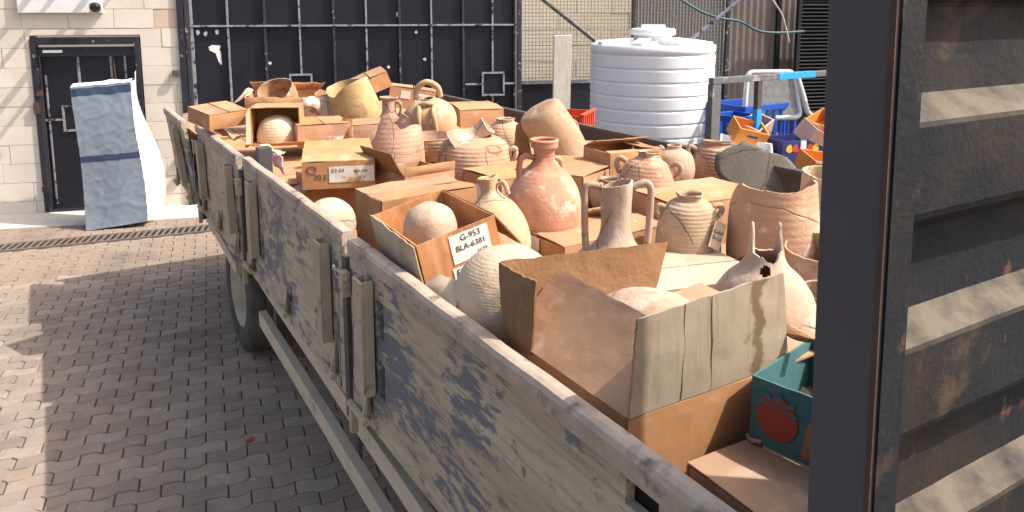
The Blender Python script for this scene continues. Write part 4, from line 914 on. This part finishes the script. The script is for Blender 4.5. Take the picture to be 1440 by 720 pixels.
# tagged ribbed jar
tj = jar('ribbed buff jar with wide mouth and a paper tag tied on', base(966, 380, 1.425), [(.001, 0), (.12, 0), (.138, .03), (.141, .10), (.132, .20), (.112, .275), (.08, .31), (.058, .318), (.055, .333), (.061, .342)], 'pot_buff', ribs=(.016, .003, .12, .8, 160), handles=[(0, [(.105, .285), (.132, .292), (.142, .27), (.124, .24)], .012), (180, [(.105, .285), (.13, .292), (.14, .27), (.124, .24)], .012)])
tg = MB().patch([(-.033, -.058, 0), (.033, -.058, 0), (.033, .058, 0), (-.033, .058, 0)], .0012, 4, 6, .0, .002).build('paper_tag', 'card_pale', tj)
tg.matrix_local = Matrix.Translation((.092, -.128, .195)) @ Matrix.Rotation(R(32), 4, 'Z') @ Matrix.Rotation(R(82), 4, 'X') @ Matrix.Rotation(R(-28), 4, 'Z')
text('G-647', .022, 'ink', tg, Matrix.Translation((0, .012, .003))); text('B-133', .022, 'ink', tg, Matrix.Translation((0, -.014, .003)))
MB().tube([(.118, -.085, .215), (.125, -.055, .245), (.128, -.02, .262)], .0015, 5).build('string', 'paper', tj)
# cracked wide jar
jar('large cracked pink jar with broken top edge and wide walls', base(1083, 392, 1.40), [(.001, 0), (.13, .0), (.175, .03), (.193, .12), (.19, .22), (.182, .32), (.172, .40), (.168, .44)], 'pot_rose', ribs=(.03, .001, .1, .95, 130), cut=[(0, .99), (30, .8), (60, .64), (90, .62), (130, .62), (165, .74), (195, .97), (215, .93), (250, .92), (280, .91), (296, .94), (304, 1.), (330, 1.)], th=.012, sd=8)
jar('tall pale jar standing behind the large cracked pink jar', base(1160, 352, 1.42), [(.001, 0), (.10, 0), (.13, .05), (.135, .2), (.125, .33), (.12, .39)], 'pot_buff', cut=[(0, .95), (150, 1), (200, .93), (250, .86), (300, .9)], th=.01)
# spiky broken amphora
jar('broken cream amphora with two jagged spikes and a hole', base(1068, 528, 1.25), [(.001, 0), (.08, .0), (.15, .07), (.185, .18), (.180, .28), (.135, .365), (.088, .41), (.066, .45), (.058, .50), (.056, .57)], 'pot_cream', cut=[(0, .93), (10, .985), (28, .985), (40, .80), (90, .78), (150, .84), (172, 1.), (186, 1.), (205, .82), (240, .80), (275, .745), (300, .83), (330, .84), (348, .90)], hole=(252, .69, 14, .05), sd=5, th=.009)
jar('open wide-mouthed brown jar beside the corner post', base(1150, 420, 1.40), [(.001, 0), (.08, 0), (.125, .04), (.14, .12), (.125, .2), (.118, .24)], 'pot_rose', cut=[(0, 1), (180, 1), (230, .93), (290, .82), (330, .9)], rot=(6, -8, 0))
jar('dusty pot with dark open mouth below the wide-mouthed jar', base(1158, 508, 1.30), [(.001, 0), (.08, 0), (.115, .05), (.12, .15), (.11, .23), (.10, .27)], 'pot_brown', cut=[(0, 1), (200, .98), (260, .94), (320, 1)])
# ribbed sphere by the rail
jar('large straw coloured round jar with fine spiral ribs', T(1.185, 2.0, 1.42), [(.001, 0), (.06, .005), (.125, .06), (.170, .16), (.172, .245), (.145, .325), (.085, .38), (.001, .40)], 'pot_straw', ribs=(.0085, .0007, .03, .97, 230), seg=72, rot=(0, 0, 0))
# jar body in the big carton
jar('big cream jar body lying inside the big open carton', T(1.32, 1.50, 1.66), [(.001, -.17), (.08, -.15), (.135, -.08), (.15, 0), (.14, .09), (.10, .16), (.05, .185), (.001, .19)], 'pot_cream', ribs=(.03, .0006, .05, .95, 150), rot=(82, 8, 50))
# bowl in the labelled carton
jar('pale cracked jar base upside down in the labelled carton', T(1.165, 2.515, 1.62), [(.001, .235), (.045, .228), (.082, .195), (.10, .13), (.106, .06), (.105, 0)][::-1], 'pot_cream', rot=(8, -4, 20), name='jar', cat='jar')
# pale bowl in the open-fronted carton
jar('pale round bowl turned over in the open-fronted carton', fp0+Matrix.Rotation(AL+R(-22), 3, 'Z') @ Vector((.165, .10, .012)), [(.145, 0), (.142, .06), (.118, .125), (.07, .17), (.001, .185)], 'pot_straw', ribs=(.02, .0012, .05, .95, 120), name='bowl', cat='bowl')
# wide-mouth jars
jar('brown painted jar with two ear handles and wide mouth', base(905, 308, 1.45), [(.001, 0), (.07, 0), (.115, .06), (.146, .16), (.145, .22), (.115, .29), (.075, .322), (.058, .335), (.055, .352), (.060, .36)], 'pot_brown', ribs=(.02, .0022, .15, .75, 130), rot=(-3, 4, 0), handles=[(-20, [(.118, .30), (.150, .315), (.172, .285), (.148, .235)], .014), (165, [(.118, .30), (.150, .315), (.168, .285), (.146, .235)], .014)])
jar('pale jar half hidden behind the brown painted jar', base(946, 268, 1.47), [(.001, 0), (.07, .0), (.11, .06), (.125, .14), (.105, .22), (.06, .255), (.045, .26), (.046, .28)], 'pot_cream', handles=[(120, [(.09, .235), (.125, .25), (.135, .22), (.118, .175)], .013)])
jar('ribbed brown jar with two ear handles near the far rail', base(1001, 272, 1.42), [(.001, 0), (.10, .0), (.135, .04), (.145, .13), (.142, .21), (.12, .275), (.095, .295), (.09, .315), (.095, .325)], 'pot_brown', ribs=(.022, .005, .12, .85, 150), rot=(-4, 5, 0), handles=[(2, [(.125, .265), (.165, .275), (.178, .235), (.142, .195)], .014), (182, [(.125, .265), (.165, .285), (.178, .25), (.142, .20)], .014)])
# tilted tan cylinder
jar('long tan cylinder jar tilted bottom up among the cartons', base(808, 236, 1.60)+Vector((.05, -.02, -.06)), [(.118, -.05), (.126, .08), (.135, .18), (.142, .30), (.142, .42), (.138, .485), (.115, .515), (.05, .525), (.001, .526)], 'pot_tan', rot=(6, -33, 0))
# jagged pink jar
jar('broken pink jar with a tall jagged top peak', base(553, 242, 1.52), [(.001, 0), (.19, 0), (.205, .02), (.205, .10), (.20, .19), (.19, .27), (.178, .36), (.17, .40)], 'pot_pink', ribs=(.03, .0012, .1, .95, 120), cut=[(0, .76), (40, .66), (90, .58), (140, .56), (180, .58), (225, .60), (243, .66), (254, .84), (260, .98), (266, 1), (274, 1), (282, .84), (296, .76), (320, .80), (340, .79)], th=.012, sd=12)
# large cracked ribbed jar with tilted neck
jar('big cracked ribbed jar with sagging tilted neck', base(668, 280, 1.44), [(.001, 0), (.14, 0), (.195, .05), (.225, .16), (.222, .25), (.195, .33), (.13, .375), (.09, .385)], 'pot_rose', ribs=(.022, .003, .12, .9, 140), cut=[(0, .95), (60, 1), (140, 1), (200, .95), (250, .97), (300, .93)], sd=2, handles=[(-15, [(.205, .30), (.245, .32), (.25, .28), (.222, .23)], .014)])
jar('broken jug neck lying on the shoulder of the big cracked jar', base(668, 280, 1.44)+Vector((-.075, -.04, .315)), [(.13, 0), (.11, .045), (.07, .085), (.052, .12), (.048, .17), (.058, .21)], 'pot_buff', rot=(10, 48, 10), name='jug_neck', cat='jug neck', cut=[(0, 1), (90, .94), (200, 1), (270, .92)])
jar('small ribbed jar with low rim and ear handle behind the cracked jar', base(711, 240, 1.50), [(.001, 0), (.10, 0), (.135, .06), (.142, .15), (.125, .25), (.085, .31), (.06, .325), (.058, .34), (.064, .348)], 'pot_brown', ribs=(.018, .003, .1, .6, 130), handles=[(-30, [(.125, .25), (.158, .262), (.165, .225), (.138, .18)], .013)])
# loop handled jar
jar('tan jar with tall loop handle and small oval mouth', base(609, 210, 1.53), [(.001, 0), (.10, 0), (.14, .05), (.185, .16), (.195, .24), (.175, .31), (.12, .36), (.07, .38), (.05, .385), (.048, .395)], 'pot_tan', rot=(8, -4, 0), handles=[(95, [(.10, .37, -.09), (.09, .45, -.075), (.085, .495, 0), (.09, .45, .075), (.10, .37, .09)], .022), (270, [(.11, .36, -.06), (.17, .345, -.05), (.21, .30, -.055), (.20, .20, -.06)], .018), (270, [(.20, .20, .06), (.21, .30, .055), (.17, .345, .05), (.11, .36, .06)], .018), (270, [(.10, .365, -.06), (.12, .385, 0), (.10, .365, .06)], .018)])
jar('narrow cream jug neck with small handle beside the loop handled jar', base(548, 192, 1.58), [(.001, 0), (.07, 0), (.10, .05), (.095, .12), (.06, .18), (.052, .23), (.055, .28), (.07, .30), (.074, .31)], 'pot_cream', handles=[(-10, [(.058, .27), (.085, .268), (.098, .235), (.09, .16)], .013)])
jar('squat cream jar with ear handle near the gate', base(462, 175, 1.62), [(.001, 0), (.09, 0), (.13, .05), (.125, .13), (.10, .20), (.06, .225), (.05, .235), (.055, .245)], 'pot_cream', rot=(-6, -8, 0), handles=[(-15, [(.10, .20), (.135, .21), (.142, .175), (.122, .14)], .012)])
jar('mottled yellow broken jar leaning with torn open mouth', base(512, 182, 1.58), [(.001, 0), (.14, 0), (.185, .05), (.195, .16), (.185, .28), (.175, .37), (.17, .42)], 'pot_yellow', rot=(6, -18, 0), cut=[(0, .95), (60, .9), (120, 1), (170, 1), (200, .86), (235, .78), (262, .88), (290, .98), (330, 1)], sd=7)
jar('pale round jar wedged against rail below crushed carton', base(462, 345, 1.42), [(.001, 0), (.06, .005), (.105, .05), (.125, .12), (.11, .19), (.065, .235), (.001, .25)], 'pot_cream', rot=(20, 10, 0))
jar('broken brown jar opening in the crumpled far carton', at(398, 152, 1.72), [(.001, 0), (.10, .0), (.15, .06), (.16, .14), (.15, .22)], 'pot_brown', rot=(28, -10, 0), cut=[(0, 1), (60, .95), (180, 1), (230, .78), (300, .84)], sd=4)
# thick grey sherd and loose sherds
def sherd(label, pos, w, h, r, mk, rot, group=None, th=.009, sd=0.):
    m = MB(); n = 14; top = []; bot = []
    for j in range(n+1):
        for i in range(n+1):
            u = i/n*2-1; v = j/n*2-1
            a = math.atan2(v, u); q = max(abs(u), abs(v)); lim = .78+.26*mnoise.noise(Vector((math.cos(a)*1.6+sd, math.sin(a)*1.6, sd)))+.06*mnoise.noise(Vector((a*5, sd, 1)))
            rad = math.hypot(u, v); k = (q/rad if rad > 1e-6 else 1)*lim*1.25; x, y = u*k*w/2, v*k*h/2
            z = r-math.sqrt(max(0, r*r-min(r*.98, abs(x))**2)); top.append((x, y, -z)); bot.append((x*.985, y*.985, -z-th))
    N = len(top); W = n+1; f = []
    for j in range(n):
        for i in range(n): a = j*W+i; f += [(a, a+1, a+1+W, a+W), (N+a, N+a+W, N+a+1+W, N+a+1)]
    for i in range(n): f += [(i, N+i, N+i+1, i+1), (n*W+i, n*W+i+1, N+n*W+i+1, N+n*W+i)]; f += [(i*W, (i+1)*W, N+(i+1)*W, N+i*W), (i*W+n, N+i*W+n, N+(i+1)*W+n, (i+1)*W+n)]
    o = m.add(top+bot, f).build('sherd', mk, None, True, loc=pos, rot=tuple(R(q) for q in rot)); return tag(o, label, 'sherd', group)
sherd('big dark grey curved sherd leaning on the far rail', at(1073, 246, 1.63), .50, .36, 1.2, 'sherd_grey', (62, 14, -8), th=.014, sd=9)
sherd('pale curved sherd lying on the stacked far cartons', at(455, 158, 1.72), .22, .16, .14, 'pot_buff', (40, 10, 20), sd=6)
sherd('cream sherd standing upright in the crumpled carton', at(432, 150, 1.78), .12, .17, .2, 'pot_cream', (70, 0, 15), sd=8)
GS = 'loose curved pottery sherd fallen between the cartons and jars'
for k, (px, py, z, sz, mk) in enumerate(((418, 262, 1.62, .15, 'pot_cream'), (545, 205, 1.60, .2, 'pot_brown'), (600, 212, 1.62, .2, 'pot_buff'), (475, 208, 1.66, .14, 'pot_cream'), (450, 212, 1.66, .16, 'pot_pink'), (840, 215, 1.66, .22, 'pot_buff'), (740, 262, 1.62, .16, 'pot_pink'),
        (845, 300, 1.58, .18, 'pot_brown'), (878, 318, 1.56, .16, 'pot_rose'), (640, 385, 1.62, .13, 'pot_straw'), (350, 190, 1.66, .16, 'pot_cream'), (320, 185, 1.66, .18, 'pot_buff'), (1120, 560, 1.55, .10, 'pot_cream'), (1135, 540, 1.56, .09, 'pot_rose'), (1065, 608, 1.53, .07, 'pot_cream'), (1095, 618, 1.53, .06, 'pot_buff'), (590, 160, 1.74, .14, 'pot_cream'), (530, 170, 1.74, .13, 'pot_pink'))):
    sherd(GS, at(px, py, z), sz, sz*.8, sz*.75, mk, (random.uniform(-35, 35), random.uniform(-35, 35), random.uniform(0, 360)), 'loose sherds in the load', sd=k*1.7)
# cloth scrap beside the rail, red crate at the far rail, red leaf
o = MB().patch([at(388, 232, 1.64), at(402, 245, 1.64), at(398, 222, 1.72), at(384, 215, 1.72)], .004, 10, 10, .02, .02, .1).build('cloth_scrap', 'cloth_red', None, True); tag(o, 'red and white cloth scrap stuffed beside stained carton', 'cloth')
rc = thing('red_crate', 'red plastic crate hung at the far rail by the tank', 'crate', T(3.74, 5.25, 1.50), (0, 0, AL+R(40)))
b = MB(); b.box(-.22, .22, -.15, -.135, 0, .20); b.box(-.22, .22, .135, .15, 0, .20); b.box(-.22, -.205, -.135, .135, 0, .2); b.box(.205, .22, -.135, .135, 0, .2); b.box(-.205, .205, -.135, .135, .002, .015); b.build('body', 'red_plastic', rc)
for k in range(6): MB().box(-.2+k*.07, -.19+k*.07, -.16, -.1505, .02, .19).build('rib', 'red_plastic', rc)
r = MB(); r.box(-.23, .23, -.165, -.13, .2005, .215); r.box(-.23, .23, .13, .165, .2005, .215); r.build('rim', 'red_plastic', rc)
lf = MB().patch([(-.025, -.012, .01), (.025, -.015, .012), (.03, .02, .02), (-.02, .018, .012)], .0015, 6, 6, .008, .006, .2).build('dry_leaf', 'leaf_red', None, loc=at(351, 622, 0), rot=(0, 0, .5)); tag(lf, 'small dry red leaf on the grey pavers', 'leaf')

# more of the jumble between the big pieces
def sheet(label, pts, mk, name='cardboard_sheet', cat='cardboard', bulge=.01, nz=.008, rag=.05, sd=1.):
    c = sum((Vector(p) for p in pts), Vector())/4; o = MB().patch([Vector(p)-c for p in pts], .005, 14, 12, bulge, nz, rag, seed=sd).build(name, mk, None, loc=c); return tag(o, label, cat)
sheet('pale cardboard sheet leaning left of the tan cylinder jar', [at(722, 215, 1.62), at(748, 222, 1.62), at(742, 168, 1.90), at(726, 175, 1.88)], 'card_pale', sd=3)
sheet('folded cardboard sheet leaning right of the tan cylinder jar', [at(806, 205, 1.70), at(824, 214, 1.70), at(812, 172, 1.88), at(796, 158, 1.90)], 'card_pale', sd=5)
sheet('cardboard flap torn off between stained carton and pink jar', [at(532, 248, 1.64), at(556, 254, 1.64), at(548, 228, 1.76), at(530, 222, 1.76)], 'card_torn', sd=6)
sheet('cardboard strip wedged at rail below labelled carton', [at(598, 402, 1.66), at(640, 432, 1.66), at(655, 398, 1.70), at(615, 385, 1.70)], 'card_pale', sd=8)
sheet('brown cardboard sheet standing between far cartons and sacked jar', [at(480, 200, 1.62), at(498, 204, 1.62), at(496, 168, 1.78), at(482, 166, 1.78)], 'card_orange', sd=9)
for k, (px, py, z, w, lb, mk) in enumerate(((466, 206, 1.70, .16, 'crumpled white paper with red print beside jagged pink jar', 'cloth_red'), (492, 212, 1.68, .14, 'crumpled pale paper behind the stained E3-54 carton', 'paper'), (382, 214, 1.68, .16, 'crumpled pale wrapping paper before the open-fronted carton', 'card_pale'), (742, 380, 1.60, .12, 'crumpled brown paper beside the straw coloured round jar', 'card_torn'))):
    c = at(px, py, z); q = [Vector((random.uniform(.6, 1)*w*sx, random.uniform(.6, 1)*w*.8*sy, random.uniform(-.02, .05))) for sx, sy in ((-.5, -.5), (.5, -.5), (.5, .5), (-.5, .5))]
    o = MB().patch(q, .002, 18, 18, .03, .05, .15, seed=k*5.1).build('crumpled_paper', mk, None, loc=c); tag(o, lb, 'paper')
jar('wide ribbed brown bowl sherd under the loop handled jar', at(607, 224, 1.56), [(.001, 0), (.10, .0), (.16, .05), (.185, .12), (.19, .17)], 'pot_brown', ribs=(.025, .003, .2, .95, 110), cut=[(0, .95), (180, .97), (250, .9), (300, .96)], name='bowl', cat='bowl')
jar('pale shallow bowl beside the half open carton at far rail', at(832, 224, 1.60), [(.001, 0), (.07, .0), (.12, .04), (.14, .09), (.142, .10)], 'pot_buff', name='bowl', cat='bowl')
jar('small cream jar tipped over behind the crumpled far carton', at(438, 158, 1.74), [(.001, 0), (.06, 0), (.085, .05), (.075, .11), (.045, .14), (.048, .16)], 'pot_cream', rot=(-60, 10, 20))
jar('broken buff jar mouth beside the narrow cream jug neck', at(575, 196, 1.62), [(.001, 0), (.08, 0), (.11, .05), (.105, .12), (.085, .17), (.085, .20)], 'pot_rose', cut=[(0, 1), (120, .9), (200, .96), (270, .84), (320, .95)], rot=(5, 12, 0))
jar('round brown cooking pot between handled amphora and brown painted jar', at(858, 300, 1.50), [(.001, 0), (.06, .005), (.10, .05), (.112, .10), (.09, .155), (.06, .17), (.065, .185)], 'pot_brown', ribs=(.015, .002, .2, .8, 110))
jar('dusty rose jar with wide broken mouth left of the cracked ribbed jar', at(638, 238, 1.56), [(.001, 0), (.07, 0), (.10, .05), (.10, .12), (.08, .17)], 'pot_rose', cut=[(0, .95), (140, 1), (220, .86), (290, .93)], rot=(-8, 14, 0))
# ------------------------------------------------------------------ folded grey bag leaning at the door
def leaning_bag():
    p = at(165, 322, 0)
    o = thing('folded_bag', 'tall folded grey woven bag with navy stripes before the door', 'bag', (p.x, p.y, 0), (R(0), 0, R(15)))
    Hh = 1.66; w = .66; dp = .26; nz_, nx_, ny_ = 44, 22, 10
    def prof(z):                                         # outline at height fraction
        lean = .30*z+.02*math.sin(z*6); sx = 1+.022*math.sin(z*6.5+.6)-.03*z; xs = -.11*z+.012*math.sin(z*5)
        return lean, sx, xs
    def P(u, v, z, side):
        lean, sx, xs = prof(z)
        x = (u-.5)*w*sx+xs; y = v*dp+lean; zz = Hh*z
        if side == 'top': zz = Hh
        wr = .016*mnoise.noise(Vector((x*3+2, zz*1.6, y*3)))+.020*max(0, .16-abs(mnoise.noise(Vector((x*2.4+zz*1.2, zz*4.2-x*2.5, 3)))))/.16*.35+.004*max(0, .2-abs(mnoise.noise(Vector((x*6-zz*2, zz*9+x*4, 7)))))/.2
        zz += (.055*u*z)+z*.02*mnoise.noise(Vector((u*4, v*3, 5)))+(.07*u*(1-z)**3)                                # top edge rises to the right
        return x, y, zz, wr
    def face(u0, u1, v0, v1, z0, z1, nrm, mk, nm, nu, nvz, puff=0., out=0.):
        vs = []; fs = []
        for j in range(nvz+1):
            z = z0+(z1-z0)*j/nvz
            for i in range(nu+1):
                q = i/nu; u = u0+(u1-u0)*q; v = v0+(v1-v0)*q
                x, y, zz, wr = P(u, v, z, '')
                k = wr+puff*math.sin(math.pi*q)*math.sin(math.pi*min(1, z*1.02))+out
                if zz < .01: zz = .004
                vs.append((x+nrm[0]*k, y+nrm[1]*k, max(zz, .004)))
        W = nu+1; fs = [(j*W+i, j*W+i+1, (j+1)*W+i+1, (j+1)*W+i) for j in range(nvz) for i in range(nu)]
        return MB().add(vs, fs).build(nm, mk, o, True, fix=False)
    fr = face(0, 1, 0, 0, 0, 1, (0, -1), 'bag_grey', 'front_face', 40, 90)
    face(0, 1, 0, 0, .935, .985, (0, -1), 'bag_navy', 'stripe', 40, 4, out=.005); face(0, 1, 0, 0, .475, .515, (0, -1), 'bag_navy', 'stripe', 40, 4, out=.005)
    face(1, 1, 0, 1, 0, 1.0, (1, 0), 'bag_white', 'side_face', 14, 54, .06)
    face(1, 0, 1, 1, 0, 1, (0, 1), 'bag_grey', 'back_face', 14, 40); face(0, 0, 1, 0, 0, 1, (-1, 0), 'bag_grey', 'side_face', 8, 40)
    vs = []; fs = []
    for j in range(9):
        for i in range(13): x, y, zz, wr = P(i/12, j/8, 1, ''); vs.append((x, y, zz+.03*math.sin(math.pi*j/8)))
    MB().add(vs, [(j*13+i, j*13+i+1, (j+1)*13+i+1, (j+1)*13+i) for j in range(8) for i in range(12)]).build('top_fold', 'bag_white', o, True, fix=False)
    # loose white cloth tail behind the right edge
    vs = []
    for j in range(41):
        z = j/40
        for i in range(9):
            q = i/8; lean, sx, xs = prof(z); x = w/2*sx+xs+.02+.17*q*(.55+.5*math.sin(z*5+.4))*(1-.5*max(0, z-.7)/.3); y = dp*.5+lean+.05*q+.03*math.sin(z*9+q*3)
            vs.append((x, y, .10+(Hh*1.02)*z+.04*q))
    MB().add(vs, [(j*9+i, j*9+i+1, (j+1)*9+i+1, (j+1)*9+i) for j in range(40) for i in range(8)]).build('loose_cloth', 'bag_white', o, True, fix=False)
leaning_bag()
# ------------------------------------------------------------------ finish
for o in list(bpy.data.objects):
    if '_d' in o: del o['_d']
